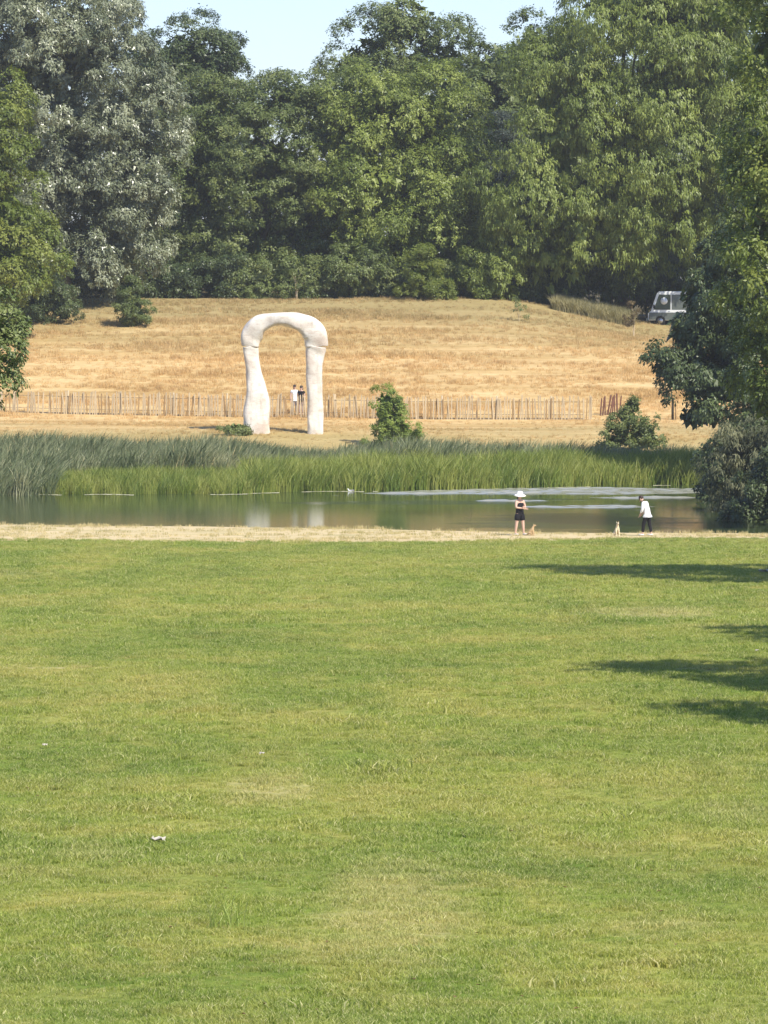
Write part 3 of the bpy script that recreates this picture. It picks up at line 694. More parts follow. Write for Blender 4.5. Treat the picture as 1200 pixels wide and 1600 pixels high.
# near trees at the picture edges
E_ = 'trees round the pond'
tree('broadleaf_tree', 'near tree with bright leaves down the right edge of the picture', 'tree', (24.5, 214, gz(24.5, 214) - .1),
     lobes_px([(1235, 60, 80, 110), (1260, 220, 118, 100), (1235, 330, 95, 100), (1255, 450, 110, 90), (1235, 560, 62, 90), (1300, -60, 160, 140), (1225, 620, 45, 50)], 214),
     'bright', 90, .55, group=E_, bough=.85, per=26, leaf=.22, leaves=9, droop=.5, jag=.2, cover=1.7)
tree('broadleaf_tree', 'dark low-hanging tree on the far right bank, its boughs over the meadow edge', 'tree', (20.8, 262, gz(20.8, 262) - .3),
     lobes_px([(1108, 468, 42, 40), (1140, 440, 50, 60), (1090, 520, 56, 40), (1140, 540, 70, 60), (1085, 568, 66, 42), (1060, 590, 46, 24), (1130, 590, 80, 70), (1180, 480, 76, 90), (1195, 370, 66, 80), (1110, 635, 34, 32), (1190, 650, 60, 50), (1040, 575, 28, 22)], 262),
     'dark', 91, .45, group=E_, bough=.75, per=24, leaf=.20, leaves=12, droop=.7, jag=.36, cover=1.5)
tree('willow_bush', 'greyish half-dead willow bush overhanging the right end of the pond', 'bush', (17.6, 232, .3),
     lobes_px([(1190, 700, 58, 48), (1160, 690, 40, 28), (1150, 735, 36, 45), (1185, 780, 62, 46), (1150, 785, 34, 38), (1215, 830, 50, 25)], 232),
     'greydull', 92, .12, group=None, bough=.5, per=18, leaf=.20, leaves=9, droop=1.3, wid=.24, jag=.45, cover=1.3, limbs=14, bark='palebark')
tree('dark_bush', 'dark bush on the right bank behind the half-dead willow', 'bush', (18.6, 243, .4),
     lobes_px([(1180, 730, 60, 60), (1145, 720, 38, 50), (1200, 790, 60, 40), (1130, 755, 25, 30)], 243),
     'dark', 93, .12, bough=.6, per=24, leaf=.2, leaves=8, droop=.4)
tree('broadleaf_tree', 'nearest tree at the left edge, only its low dark leaves reaching in over the meadow', 'tree', (-16.5, 150, gz(-16.5, 150) - .1),
     lobes_px([(-75, 530, 92, 62), (-50, 590, 55, 40), (-30, 500, 52, 40), (-230, 350, 150, 150), (-330, 500, 150, 120), (-300, 200, 130, 120)], 150),
     'dull', 94, .35, group=E_, bough=.5, per=22, leaf=.14, leaves=9, droop=.3, jag=.22, facing=False)
tree('dark_bush', 'low dark bush at the right end of the pond, beneath the half-dead willow', 'bush', (17.4, 223, .3),
     lobes_px([(1195, 800, 50, 36), (1165, 815, 30, 22), (1225, 770, 50, 60)], 223), 'dark', 95, .08, bough=.45, per=24, leaf=.16, leaves=9, droop=.5, jag=.35)
# trees standing to the right of the lawn: their shade falls across it
for k, (x, y, h, r, lab) in enumerate([(16.9, 90.0, 14.0, 5.6, 'tree right of the lawn casting the large middle shadow'), (21.2, 151.5, 18.5, 7.0, 'tree right of the lawn casting the farthest long shadow'),
                                       (15.2, 77.5, 11.5, 4.3, 'smallest tree right of the lawn casting the nearest shadow'), (18.8, 108.5, 13.5, 4.4, 'tree right of the lawn casting the thin shadow by the dry patch')]):
    z = gz(x, y)
    tree('broadleaf_tree', lab, 'tree', (x, y, z - .1), [(x, y, z + h * .62, r, r, h * .3), (x - r * .25, y + .4, z + h * .8, r * .6, r * .6, h * .2), (x + r * .3, y - r * .3, z + h * .55, r * .6, r * .6, h * .22)],
         'dull', 100 + k, .28, group='trees right of the lawn', bough=1.1, per=14, leaf=.42, leaves=8, droop=.3, facing=False, cover=.95, inner=.1)

# tall dry grass strip by the track
def hay_strip():
    n = 2600; u = rng.uniform(0, 1, n); px = 865 + 122 * u; v = rng.uniform(0, 1, n)
    P = []
    for a, b, c in zip(px, v, u):
        D = 348.5 + 4 * b - 2 * c; x = at(a, 470, D).x; P.append((x, D, gz(x, D)))
    tufts = [tuft_mesh('dry_grass_tuft', M['hay'], 16, .25, 1.0, .045, .1, 3, 120 + i, .5) for i in range(3)]
    scatter('tall_dry_grass', P, rng.uniform(0, 6.28, n), rng.uniform(.6, 1.0, n), tufts)
hay_strip()

# ------------------------------------------------------------------ travertine arch: two plain tapering legs carrying a curved top piece
def sweep(name, pts, D, mat, parent, org, n=32, sub=8, seed=0, rough=.05):
    """pts: (px, py, half width m, half depth m)"""
    rr = np.random.default_rng(seed)
    P = [(at(p[0], p[1], D) - org, p[2], p[3]) for p in pts]
    out = []
    for i in range(len(P) - 1):
        a = P[max(i - 1, 0)]; b = P[i]; c = P[i + 1]; d = P[min(i + 2, len(P) - 1)]
        for s in range(sub):
            t = s / sub
            f = lambda A, B, C, E: .5 * ((2 * B) + (C - A) * t + (A * 2 - B * 5 + C * 4 - E) * t * t + (B * 3 - A - C * 3 + E) * t * t * t)
            out.append((f(a[0], b[0], c[0], d[0]), f(a[1], b[1], c[1], d[1]), f(a[2], b[2], c[2], d[2])))
    out.append(P[-1]); V = []; Fc = []
    for i, (p, w, dp) in enumerate(out):
        t = (out[min(i + 1, len(out) - 1)][0] - out[max(i - 1, 0)][0]).normalized(); b = Vector((0, 1, 0)); a = b.cross(t).normalized()
        for k in range(n):
            an = 2 * math.pi * k / n; ca, sa = math.cos(an), math.sin(an)
            e = .5; ca = math.copysign(abs(ca) ** e, ca); sa = math.copysign(abs(sa) ** e, sa)
            q = 1 + rough * (math.sin(i * .55 + 2 * an + seed) * .6 + math.sin(i * .31 - 3 * an + seed * 2) * .5 + math.sin(i * .9 + 5 * an) * .25)
            V.append(p + a * ca * w * q + b * sa * dp * q)
    m = len(out)
    for i in range(m - 1):
        for k in range(n): Fc.append((i * n + k, i * n + (k + 1) % n, (i + 1) * n + (k + 1) % n, (i + 1) * n + k))
    Fc.append(tuple(range(n))[::-1]); Fc.append(tuple(range((m - 1) * n, m * n)))
    mb = MB(); mb.add(V, Fc, True); me = mb.mesh(name, mat); o = link(name, me, parent); 
    return o
AD = 281.0
ao = at(445, 672, AD); ao.z = gz(ao.x, AD)
arch = thing('stone_arch', 'tall pale travertine arch standing on the bank behind the reeds', 'sculpture', ao)
sweep('leg', [(401, 684, .72, .62), (401, 655, .72, .60), (402, 622, .64, .55), (398, 592, .46, .48), (394, 562, .40, .45), (391, 541, .43, .48)], AD, M['stone'], arch, ao, seed=1)
sweep('leg', [(493, 680, .44, .55), (493, 655, .44, .55), (492, 620, .43, .55), (491, 585, .44, .55), (492, 556, .50, .58), (494, 541, .58, .62)], AD, M['stone'], arch, ao, seed=2)
sweep('top_piece', [(391, 541.5, .46, .50), (393, 525, .58, .60), (404, 508, .52, .72), (428, 499, .36, .88), (455, 500, .42, .95), (478, 508, .56, .90), (492, 522, .66, .76), (494, 541.5, .61, .64)], AD, M['stone'], arch, ao, seed=3, rough=.045)

# ------------------------------------------------------------------ chestnut paling fence
fence_base = [(-60, 643), (0, 644), (60, 646), (150, 648), (250, 650), (380, 652), (520, 653), (640, 655), (760, 656), (880, 656), (925, 656)]
fp = [hit(px, py) for px, py in fence_base]
def along(pts, step):
    out = []; d = 0; acc = 0
    for a, b in zip(pts[:-1], pts[1:]):
        L = (b - a).length; t = acc
        while t < L: out.append(a.lerp(b, t / L)); t += step
        acc = t - L
    return out
fo = fp[0].copy()
fence = thing('paling_fence', 'long fence of rough split pales on wire across the foot of the meadow', 'fence', fo)
def pale_mesh(seed, h, w=.075, mat='paling'):
    r = random.Random(seed); mb = MB(); dx = r.uniform(-.05, .05); bw = w * r.uniform(.8, 1.25)
    pts = [(-bw / 2, -.1), (bw / 2, -.1), (bw / 2 + dx * .5, h * .5), (bw / 2 + dx, h - .08), (dx, h), (-bw / 2 + dx, h - .08), (-bw / 2 + dx * .5, h * .5)]
    n = len(pts); vs = [(x, -.02, z) for x, z in pts] + [(x, .02, z) for x, z in pts]
    fs = [tuple(range(n)), tuple(range(n, 2 * n))[::-1]] + [(i, i + n, (i + 1) % n + n, (i + 1) % n) for i in range(n)]
    mb.add(vs, fs); return mb.mesh('pale', M[mat])
pm = [pale_mesh(i, 1.22 + .06 * (i % 4), .07, 'palebark' if i % 4 else 'paling') for i in range(8)]
rf = random.Random(5); pp = along(fp, .150)
for i, p in enumerate(pp):
    ppx = 600 + p.x / p.y * F
    if 28 < ppx < 42 or (60 < ppx < 72 and i % 2) or rf.random() < .03: continue
    o = link('pale', pm[rf.randrange(8)], fence)
    o.location = p - fo + Vector((rf.uniform(-.04, .04), rf.uniform(-.03, .03), rf.uniform(-.08, .05))); o.location.z = gz(p.x, p.y) - fo.z + rf.uniform(-.09, .05)
    o.rotation_euler = (rf.uniform(-.04, .04), rf.gauss(0, .045), rf.uniform(-.3, .3))
pmb = MB(); pmb.tube([(0, 0, -.3), (0, 0, .7), (.02, 0, 1.36)], [.06, .055, .05], 8); pme = pmb.mesh('fence_post', M['palebark'])
for i, p in enumerate(along(fp, 3.1)):
    o = link('post', pme, fence); o.location = p - fo + Vector((0, .09, 0)); o.rotation_euler = (rf.uniform(-.03, .03), rf.uniform(-.04, .04), 0)
for hz in (.06, .30, 1.02):  # lowest wire is thicker, its dark line doubling for shade in the grass
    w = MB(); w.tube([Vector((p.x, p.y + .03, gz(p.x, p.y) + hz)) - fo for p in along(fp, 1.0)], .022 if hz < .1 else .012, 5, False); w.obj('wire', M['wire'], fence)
# broken reddish end of the fence
q0, q1 = hit(938, 650), hit(968, 646)
fr = thing('paling_fence', 'short broken run of dark reddish pales at the right end of the long fence', 'fence', q0)
rp = [pale_mesh(50 + i, 1.05 + .05 * i, .085, 'redpaling') for i in range(4)]
for i in range(9):
    p = q0.lerp(q1, i / 8); o = link('pale', rp[i % 4], fr); o.location = p - q0; o.location.z = gz(p.x, p.y) - q0.z; o.rotation_euler = (rf.uniform(-.1, .1), rf.gauss(.05, .1), rf.uniform(-.3, .3))
w = MB(); w.tube([(0, .03, .5), (q1.x - q0.x, .03 + q1.y - q0.y, .55 + q1.z - q0.z)], .012, 5); w.obj('wire', M['wire'], fr)
def post(lab, px, py, h, r=.07, lean=0, mat='darkpost'):
    p = hit(px, py); mb = MB(); mb.tube([(0, 0, -.3), (0, 0, h * .5), (lean * h, 0, h - .05), (lean * h, 0, h)], [r * 1.05, r, r * .95, r * .6], 9)
    o = mb.obj('wooden_post', M[mat], None, label=lab, cat='post'); o.location = p; return o
post('taller dark post of the pair on the meadow right of the broken fence end', 1051, 656, 1.25, .07, .01)
post('thinner brown post of the pair on the meadow right of the broken fence end', 1056, 656, 1.1, .035, -.02, 'paling')
# post and rail beside the reeds on the right
p0 = at(1056, 699, 273); p0.z = gz(p0.x, 273) - .1
rail = thing('rail_fence', 'dark post and rail at the water side, right of the hazy bush', 'fence', p0)
for k, dx in enumerate((-1.2, 0, .75, 1.4)):
    mb = MB(); mb.tube([(dx, 0, -.2), (dx, 0, .95 if k == 1 else .8)], .06, 8); mb.obj('post', M['darkpost'], rail)
mb = MB(); mb.box((-.2, -.06, .62), (3.6, .04, .09)); mb.obj('rail', M['darkpost'], rail)

# ------------------------------------------------------------------ people
DG = bpy.context
def skin_mesh(name, verts, edges, radii, mat, sub=1, root=0):
    me = bpy.data.meshes.new(name); me.from_pydata([tuple(v) for v in verts], edges, []); me.update()
    o = bpy.data.objects.new(name + '_build', me); COL.objects.link(o)
    m = o.modifiers.new('skin', 'SKIN'); m.use_smooth_shade = True; m.branch_smoothing = .3
    sk = me.skin_vertices[0].data
    for i, r in enumerate(radii):
        sk[i].radius = (r, r) if not isinstance(r, tuple) else r
        sk[i].use_root = (i == root)
    s = o.modifiers.new('sub', 'SUBSURF'); s.levels = sub; s.render_levels = sub
    dg = bpy.context.evaluated_depsgraph_get(); dg.update()
    out = bpy.data.meshes.new_from_object(o.evaluated_get(dg)); out.name = name
    out.materials.clear(); out.materials.append(mat)
    bpy.data.objects.remove(o); bpy.data.meshes.remove(me)
    out.polygons.foreach_set('use_smooth', [True] * len(out.polygons)); return out
def figure(lab, loc, rz, J, skin='skin', wear=(), hair='hairm', hairlen=.0, hat=False, group=None, shoe='shoe', build=1.0):
    """J: joints in metres above the feet; x to the figure's left, -y the way it faces"""
    t = thing('person', lab, 'person', loc, rz, group)
    V = []; Ed = []; Rd = []; ix = {}
    def add(n, p, r, par=None):
        ix[n] = len(V); V.append(Vector(p)); Rd.append(r)
        if par is not None: Ed.append((ix[par], ix[n]))
    b = build
    add('pelvis', J['pelvis'], (.15 * b, .115 * b)); add('waist', J['waist'], (.125 * b, .095 * b), 'pelvis'); add('chest', J['chest'], (.155 * b, .11 * b), 'waist')
    add('neck', J['neck'], .058, 'chest'); add('head0', J['neck'] + (J['head'] - J['neck']) * .55, .062, 'neck'); add('head', J['head'], (.083, .10), 'head0'); add('crown', J['head'] + (J['head'] - J['neck']).normalized() * .085, .07, 'head')
    for s in 'LR':
        add('sh' + s, J['sh' + s], .062 * b, 'chest'); add('el' + s, J['el' + s], .043 * b, 'sh' + s); add('wr' + s, J['wr' + s], .028, 'el' + s)
        dirn = (J['wr' + s] - J['el' + s]).normalized(); palm = J['wr' + s] + dirn * .07; add('pa' + s, palm, (.032, .018), 'wr' + s)
        sd = dirn.cross(Vector((0, 1, .2))).normalized()
        for f in range(4):
            off = sd * (.027 * (f - 1.5) / 1.5); ln = (.075, .085, .08, .062)[f]
            add('f%d' % f + s, palm + dirn * .03 + off, .009, 'pa' + s); add('g%d' % f + s, palm + dirn * (.03 + ln * .55) + off * 1.1 + Vector((0, -.012, -.006)), .008, 'f%d' % f + s)
            add('h%d' % f + s, palm + dirn * (.03 + ln * .9) + off * 1.1 + Vector((0, -.03, -.016)), .007, 'g%d' % f + s)
        add('t0' + s, J['wr' + s] + dirn * .03 - sd * .035, .011, 'wr' + s); add('t1' + s, J['wr' + s] + dirn * .075 - sd * .055 + Vector((0, -.015, 0)), .009, 't0' + s)
        add('hp' + s, J['hp' + s], .095 * b, 'pelvis'); add('kn' + s, J['kn' + s], .058 * b, 'hp' + s); add('cf' + s, J['kn' + s].lerp(J['an' + s], .35), .054 * b, 'kn' + s); add('an' + s, J['an' + s], .036, 'cf' + s)
        add('to' + s, J['an' + s] + Vector((0, -.15, -.045)), .032, 'an' + s)
    link('body', skin_mesh('body', V, Ed, Rd, M[skin], 1), t)
    def part(name, names, edges, grow, mat, cut=None):
        vs = [V[ix[n]] if isinstance(n, str) else n[0] for n in names]; rr = []
        for n in names:
            r = Rd[ix[n]] if isinstance(n, str) else n[1]
            rr.append(tuple(a + grow for a in r) if isinstance(r, tuple) else r + grow)
        link(name, skin_mesh(name, vs, edges, rr, M[mat], 1), t)
    for nm, mat, typ in wear:
        if typ == 'shirt':
            part(nm, ['pelvis', 'waist', 'chest', 'shL', 'shR', (J['shL'].lerp(J['elL'], .5), .05 * b), (J['shR'].lerp(J['elR'], .5), .05 * b), (J['chest'].lerp(J['neck'], .55), .075), (J['pelvis'] - Vector((0, 0, .11)), (.155 * b, .12 * b))],
                 [(0, 1), (1, 2), (2, 3), (2, 4), (3, 5), (4, 6), (2, 7), (0, 8)], .016, mat)
        elif typ == 'sleeves':
            part(nm, ['pelvis', 'waist', 'chest', 'shL', 'shR', 'elL', 'elR', (J['elL'].lerp(J['wrL'], .85), .033), (J['elR'].lerp(J['wrR'], .85), .033), (J['chest'].lerp(J['neck'], .55), .075), (J['pelvis'] - Vector((0, 0, .11)), (.155 * b, .12 * b))],
                 [(0, 1), (1, 2), (2, 3), (2, 4), (3, 5), (4, 6), (5, 7), (6, 8), (2, 9), (0, 10)], .02, mat)
        elif typ == 'tank':
            part(nm, [(J['pelvis'] - Vector((0, 0, .10)), (.17 * b, .125 * b)), 'pelvis', 'waist', 'chest', (J['shL'].lerp(J['chest'], .25), .05), (J['shR'].lerp(J['chest'], .25), .05), (J['chest'].lerp(J['neck'], .5), .08)], [(0, 1), (1, 2), (2, 3), (3, 4), (3, 5), (3, 6)], .026, mat)
        elif typ == 'shorts':
            part(nm, ['pelvis', 'hpL', 'hpR', (J['hpL'].lerp(J['knL'], .8), .092 * b), (J['hpR'].lerp(J['knR'], .8), .092 * b), (J['pelvis'].lerp(J['waist'], .6), (.135 * b, .105 * b))], [(0, 1), (0, 2), (1, 3), (2, 4), (0, 5)], .026, mat)
        elif typ == 'trousers':
            part(nm, ['pelvis', 'hpL', 'hpR', 'knL', 'knR', (J['knL'].lerp(J['anL'], .9), .05), (J['knR'].lerp(J['anR'], .9), .05), (J['pelvis'].lerp(J['waist'], .6), (.135 * b, .105 * b))], [(0, 1), (0, 2), (1, 3), (2, 4), (3, 5), (4, 6), (0, 7)], .014, mat)
    up = (J['head'] - J['neck']).normalized(); hc = J['head'] + up * .01
    fw = Vector((0, -1, 0)); fw = (fw - up * fw.dot(up)).normalized(); sx = fw.cross(up).normalized()
    Mh = Matrix((sx, -fw, up)).transposed().to_4x4()
    h = MB(); h.ball(hc + up * .045 - fw * .022, (.092, .108, .098), 14, 9, Mh)
    if hairlen: h.ball(hc - fw * .075 - up * (hairlen * .5), (.075, .045, .06 + hairlen * .6), 12, 8, Mh)
    h.obj('hair', M[hair], t)
    for s in (-1, 1):
        e = MB(); e.ball(hc + fw * .094 + sx * .032 * s + up * .008, .011, 8, 6); e.obj('eye', M['eye'], t)
        e = MB(); e.ball(hc + sx * .085 * s - up * .01, (.013, .025, .034), 8, 6, Mh); e.obj('ear', M[skin], t)
        e = MB(); a = J['an' + ('R' if s < 0 else 'L')]; e.ball(a + Vector((0, -.06, -.05)), (.05, .135, .042), 12, 8); e.obj('shoe', M[shoe], t)
    e = MB(); e.ball(hc + fw * .105 - up * .022, (.014, .02, .024), 8, 6, Mh); e.obj('nose', M[skin], t)
    e = MB(); e.ball(hc + fw * .093 - up * .058, (.025, .012, .008), 8, 5, Mh); e.obj('mouth', M['lip'], t)
    if hat:
        e = MB(); vs = []; n = 28
        prof = [(.0, .19), (.07, .183), (.105, .165), (.118, .075), (.17, .05), (.24, .005), (.236, -.004), (.15, .035)]
        for r_, z_ in prof:
            for k in range(n):
                an = 2 * math.pi * k / n; v = Vector((r_ * math.cos(an), r_ * math.sin(an) * 1.05, z_ + (.012 * math.sin(2 * an) if r_ > .15 else 0))); vs.append(hc + (Mh @ v) - up * .015)
        fs = [(i * n + k, (i + 1) * n + k, (i + 1) * n + (k + 1) % n, i * n + (k + 1) % n) for i in range(len(prof) - 1) for k in range(n)]
        e.add(vs, fs, True); e.obj('sun_hat', M['straw'], t)
    return t
v = lambda x, y, z: Vector((x, y, z))
def standing(h=1.68, **o):
    k = h / 1.68
    J = dict(pelvis=v(0, 0, .92), waist=v(0, 0, 1.08), chest=v(0, 0, 1.27), neck=v(0, 0, 1.42), head=v(0, -.012, 1.555),
             shL=v(.165, 0, 1.36), shR=v(-.165, 0, 1.36), elL=v(.23, .02, 1.08), elR=v(-.23, .02, 1.08), wrL=v(.22, -.05, .85), wrR=v(-.22, -.05, .85),
             hpL=v(.085, 0, .86), hpR=v(-.085, 0, .86), knL=v(.10, -.01, .48), knR=v(-.10, -.01, .48), anL=v(.11, .02, .09), anR=v(-.11, .02, .09))
    J.update(o); return {n: p * k for n, p in J.items()}
def foot(px, py): return hit(px, py)
w1 = foot(812, 836.5)
figure('woman in black top and shorts with broad white sun hat, standing with arms folded', w1, R(38),
       standing(1.70, elL=v(.24, -.06, 1.10), elR=v(-.24, -.06, 1.10), wrL=v(.02, -.21, 1.12), wrR=v(.0, -.24, 1.07), anL=v(.17, -.04, .09), anR=v(-.17, .06, .09), knL=v(.14, -.03, .48), knR=v(-.14, .02, .48)),
       wear=[('tank_top', 'black', 'tank'), ('shorts', 'black', 'shorts')], hat=True, hairlen=.12, build=1.12)
w2 = foot(1010, 837)
figure('person in a white shirt and black trousers stooping slightly on the near bank', w2, R(-118),
       standing(1.66, pelvis=v(0, .05, .90), waist=v(0, .02, 1.06), chest=v(0, -.06, 1.24), neck=v(0, -.14, 1.37), head=v(0, -.22, 1.46), shL=v(.16, -.08, 1.33), shR=v(-.16, -.08, 1.33),
                elL=v(.20, -.08, 1.07), elR=v(-.20, -.10, 1.07), wrL=v(.14, -.20, .88), wrR=v(-.14, -.22, .90), hpL=v(.085, .05, .85), hpR=v(-.085, .05, .85), knL=v(.10, -.08, .47), knR=v(-.11, .08, .48), anL=v(.10, -.12, .09), anR=v(-.12, .17, .09)),
       wear=[('shirt', 'white', 'sleeves'), ('trousers', 'black', 'trousers')], shoe='shoe')
c1 = hit(460, 651.5); c1.y += .9; c1.z = gz(c1.x, c1.y)
figure('person in white top and grey trousers behind the fence, seen through the arch', c1, R(12), standing(1.72), wear=[('top', 'white', 'shirt'), ('trousers', 'grey_c', 'trousers')], hairlen=.2)
c2 = hit(470.5, 651.5); c2.y += .75; c2.z = gz(c2.x, c2.y)
figure('person in black top and pale trousers behind the fence, close by the arch leg', c2, R(-30), standing(1.68), wear=[('top', 'black', 'shirt'), ('trousers', 'pinkc', 'trousers')], hair='hairm', hairlen=.12)

# ------------------------------------------------------------------ sitting dogs on the bank
def sitting_dog(lab, loc, rz, k, mat):
    """facing -y"""
    t = thing('dog', lab, 'dog', loc, rz)
    V = [v(0, .16, .12), v(0, .08, .22), v(0, -.02, .36), v(0, -.07, .46), v(0, -.11, .545), v(0, -.17, .56), v(0, -.245, .535)]
    E2 = [(i, i + 1) for i in range(6)]; Rr = [.085, .095, .095, .06, .062, .045, .026]
    for s in (-1, 1):
        b = len(V); V += [v(.06 * s, -.06, .30), v(.062 * s, -.10, .16), v(.062 * s, -.105, .03), v(.062 * s, -.15, .018)]; Rr += [.045, .026, .021, .022]; E2 += [(2, b), (b, b + 1), (b + 1, b + 2), (b + 2, b + 3)]
        b = len(V); V += [v(.10 * s, .08, .12), v(.115 * s, -.03, .14), v(.11 * s, .05, .035), v(.11 * s, -.04, .02)]; Rr += [.062, .04, .026, .022]; E2 += [(0, b), (b, b + 1), (b + 1, b + 2), (b + 2, b + 3)]
    b = len(V); V += [v(0, .27, .06), v(.06, .36, .05), v(.12, .42, .08)]; Rr += [.028, .022, .014]; E2 += [(0, b), (b, b + 1), (b + 1, b + 2)]
    link('body', skin_mesh('body', [p * k for p in V], E2, [r * k for r in Rr], M[mat], 1, 1), t)
    for s in (-1, 1):
        e = MB(); e.add([p * k for p in (v(.02 * s, -.10, .59), v(.062 * s, -.085, .58), v(.052 * s, -.10, .655), v(.03 * s, -.075, .59))], [(0, 1, 2), (1, 3, 2), (3, 0, 2), (0, 3, 1)]); e.obj('ear', M[mat], t)
        e = MB(); e.ball(v(.027 * s, -.20, .575) * k, .008 * k, 6, 5); e.obj('eye', M['eye'], t)
    e = MB(); e.ball(v(0, -.272, .545) * k, .013 * k, 8, 6); e.obj('nose', M['nose'], t)
    return t
sitting_dog('small tan dog sitting close beside the woman in the sun hat', foot(831, 837), R(75), .74, 'tan')
sitting_dog('pale dog sitting upright at the water edge between the two people', foot(964, 838), R(14), .92, 'cream')

# ------------------------------------------------------------------ parked van under the trees
def van():
    p = at(1068, 500, 350.5); p.z = gz(p.x, p.y)
    t = thing('parked_van', 'white framed van with dark grey glazed side, half hidden under the right-hand trees', 'van', p, R(-12))
    # faces -x; length 4.6, width 1.9, height 2.3
    W_ = 1.9
    prof = [(-2.3, .35), (-2.32, .85), (-2.12, 1.0), (-1.72, 2.2), (-1.55, 2.33), (2.2, 2.35), (2.3, 2.2), (2.3, .35)]
    mb = MB(); n = len(prof); vs = [(x, -W_ / 2, z) for x, z in prof] + [(x, W_ / 2, z) for x, z in prof]
    mb.add(vs, [tuple(range(n)), tuple(range(n, 2 * n))[::-1]] + [(i, i + n, (i + 1) % n + n, (i + 1) % n) for i in range(n)])
    body = mb.mesh('body', M['vanwhite']); bo = link('body', body, t)
    bv = bo.modifiers.new('bevel', 'BEVEL'); bv.width = .05; bv.segments = 2
    y = -W_ / 2 - .006
    def panel(nm, pts, mat, yy=y, par=t, th=.02):
        m_ = MB(); k = len(pts); vv = [(x, yy, z) for x, z in pts] + [(x, yy + th, z) for x, z in pts]
        m_.add(vv, [tuple(range(k)), tuple(range(k, 2 * k))[::-1]] + [(i, i + k, (i + 1) % k + k, (i + 1) % k) for i in range(k)]); return m_.obj(nm, M[mat], par)
    panel('door_window', [(-1.93, 1.08), (-.75, 1.08), (-.75, 2.12), (-1.55, 2.12)], 'glass')
    panel('side_panel', [(-.68, 1.08), (1.1, 1.08), (1.1, 2.12), (-.68, 2.12)], 'vandark')
    panel('side_panel', [(1.2, 1.08), (2.15, 1.08), (2.15, 2.12), (1.2, 2.12)], 'vandark')
    panel('side_trim', [(-2.25, .40), (2.25, .40), (2.25, .90), (-2.25, .90)], 'vandark')
    e = MB(); e.tube([(-1.2, y - .03, 1.68), (-1.2, y - .004, 1.68)], .24, 24); e.obj('round_emblem', M['vanwhite'], t)
    m_ = MB(); m_.add([(-2.10, -.8, 1.06), (-2.10, .8, 1.06), (-1.79, .75, 2.12), (-1.79, -.75, 2.12)], [(0, 3, 2, 1)]); 
    ws = m_.obj('windscreen', M['glass'], t); ws.location = (-.035, 0, .01)
    for s in (-1, 1):
        e = MB(); e.ball((-2.3, .68 * s, .72), (.06, .16, .10), 10, 8); e.obj('headlight', M['metal'], t)
        for x in (-1.45, 1.4):
            e = MB(); e.tube([(x, s * .98, .34), (x, s * .96, .34), (x, s * .80, .34), (x, s * .76, .34)], [.30, .335, .335, .30], 20); wh = e.obj('wheel', M['rubber'], t)
            e = MB(); e.tube([(x, s * .99, .34), (x, s * .97, .34)], .19, 16); e.obj('rim', M['metal'], wh)
    e = MB(); e.box((-1.88, -1.08, 1.30), (.08, .16, .26)); e.obj('mirror', M['black'], t)
    e = MB(); e.box((-2.36, 0, .42), (.14, 1.86, .22)); e.obj('bumper', M['vandark'], t)
    e = MB(); e.box((-.85, y, .98), (.14, .03, .035)); e.obj('door_handle', M['metal'], t)
van()

# ------------------------------------------------------------------ small white scraps on the lawn and birds on the pond
def scrap(lab, px, py, w, l, seed, nm='paper_scrap', cat='litter'):
    r = random.Random(seed); p = hit(px, py); n = 5; vs = []; fs = []
    for j in range(n):
        for i in range(n):
            vs.append(((i / (n - 1) - .5) * w + r.uniform(-.1, .1) * w, (j / (n - 1) - .5) * l, .03 + r.uniform(0, .35) * min(w, l)))
    for j in range(n - 1):
        for i in range(n - 1): a = j * n + i; fs.append((a, a + 1, a + n + 1, a + n))
    k = len(vs); vs += [(x, y, z - .004) for x, y, z in vs]; fs += [tuple(i + k for i in f)[::-1] for f in fs]
    mb = MB(); mb.add(vs, fs); o = mb.obj(nm, M['paper'], None, label=lab, cat=cat); o.location = p + Vector((0, 0, .02)); return o
scrap('largest white scrap lying on the lawn, lower left', 247, 1320, .15, .2, 1)
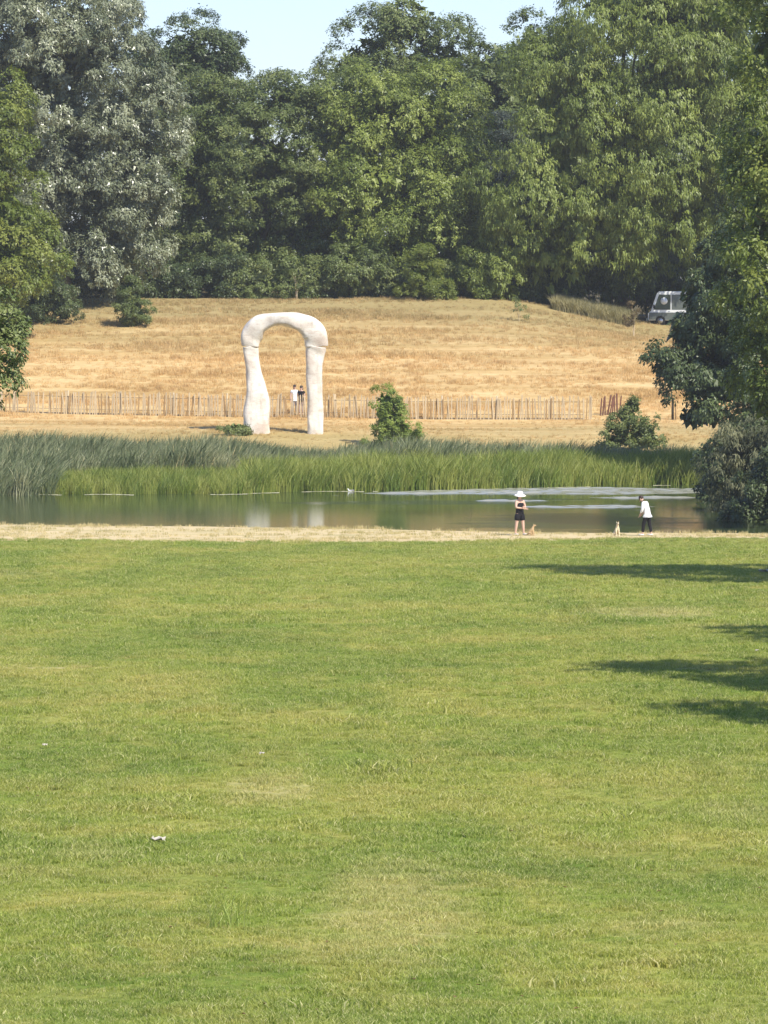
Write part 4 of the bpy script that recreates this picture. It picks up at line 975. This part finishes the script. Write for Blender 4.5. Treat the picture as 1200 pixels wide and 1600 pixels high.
scrap('tiny white scrap on the lawn below the arch', 409, 1183, .075, .09, 2)
scrap('small white scrap on the lawn near the left edge', 70, 1170, .08, .12, 3)
scrap('small white scrap on the shaded lawn at the right edge', 1183, 1020, .07, .16, 4)
scrap('small pale scrap on the far lawn at the right edge, beyond the shadows', 1195, 897, .45, .3, 5)
def bird(lab, px, py, k, rz):
    r = ray(px, py); tt = -EYE / r.z; p = Vector((r.x * tt, r.y * tt, 0)); t = thing('gull', lab, 'bird', p, rz)
    e = MB(); e.ball(v(0, 0, .05) * k, (.23 * k, .095 * k, .075 * k), 12, 8); e.tube([v(-.15, 0, .07) * k, v(-.21, 0, .13) * k, v(-.22, 0, .17) * k], [.05 * k, .035 * k, .035 * k], 8)
    e.ball(v(-.235, 0, .175) * k, .042 * k, 8, 6); e.tube([v(.18, 0, .06) * k, v(.32, 0, .09) * k], [.05 * k, .01 * k], 6); e.obj('body', M['white'], t)
    e = MB(); e.tube([v(-.27, 0, .17) * k, v(-.325, 0, .163) * k], [.014 * k, .004 * k], 6); e.obj('beak', M['tan'], t)
    for s in (-1, 1):
        e = MB(); e.ball(v(.06, .075 * s, .075) * k, (.19 * k, .022 * k, .05 * k), 10, 6); e.obj('wing', M['grey_c'], t)
bird('white water bird afloat by the green sedge, right of the arch', 549, 768, .72, 0)
# tall tuft of long blades standing out of the lawn
tp = hit(355, 1450)
link('long_grass_tuft', tuft_mesh('long_grass_tuft', M['bladepale'], 34, .20, .36, .012, 0, 5, 301, .9), None, 'tuft of long pale blades standing out of the lawn, lower left', 'grass tuft').location = tp

# ------------------------------------------------------------------ air
hz = NT('haze_air'); pv = hz.n('VolumePrincipled'); pv.inputs['Color'].default_value = (.95, .95, .92, 1); pv.inputs['Density'].default_value = .00019; pv.inputs['Anisotropy'].default_value = .2
hz.l(pv.outputs[0], hz.out.inputs['Volume'])
mb = MB(); mb.box((0, 1440, 22), (2600, 3300, 52)); link('haze', mb.mesh('haze', hz.m), kind='stuff')
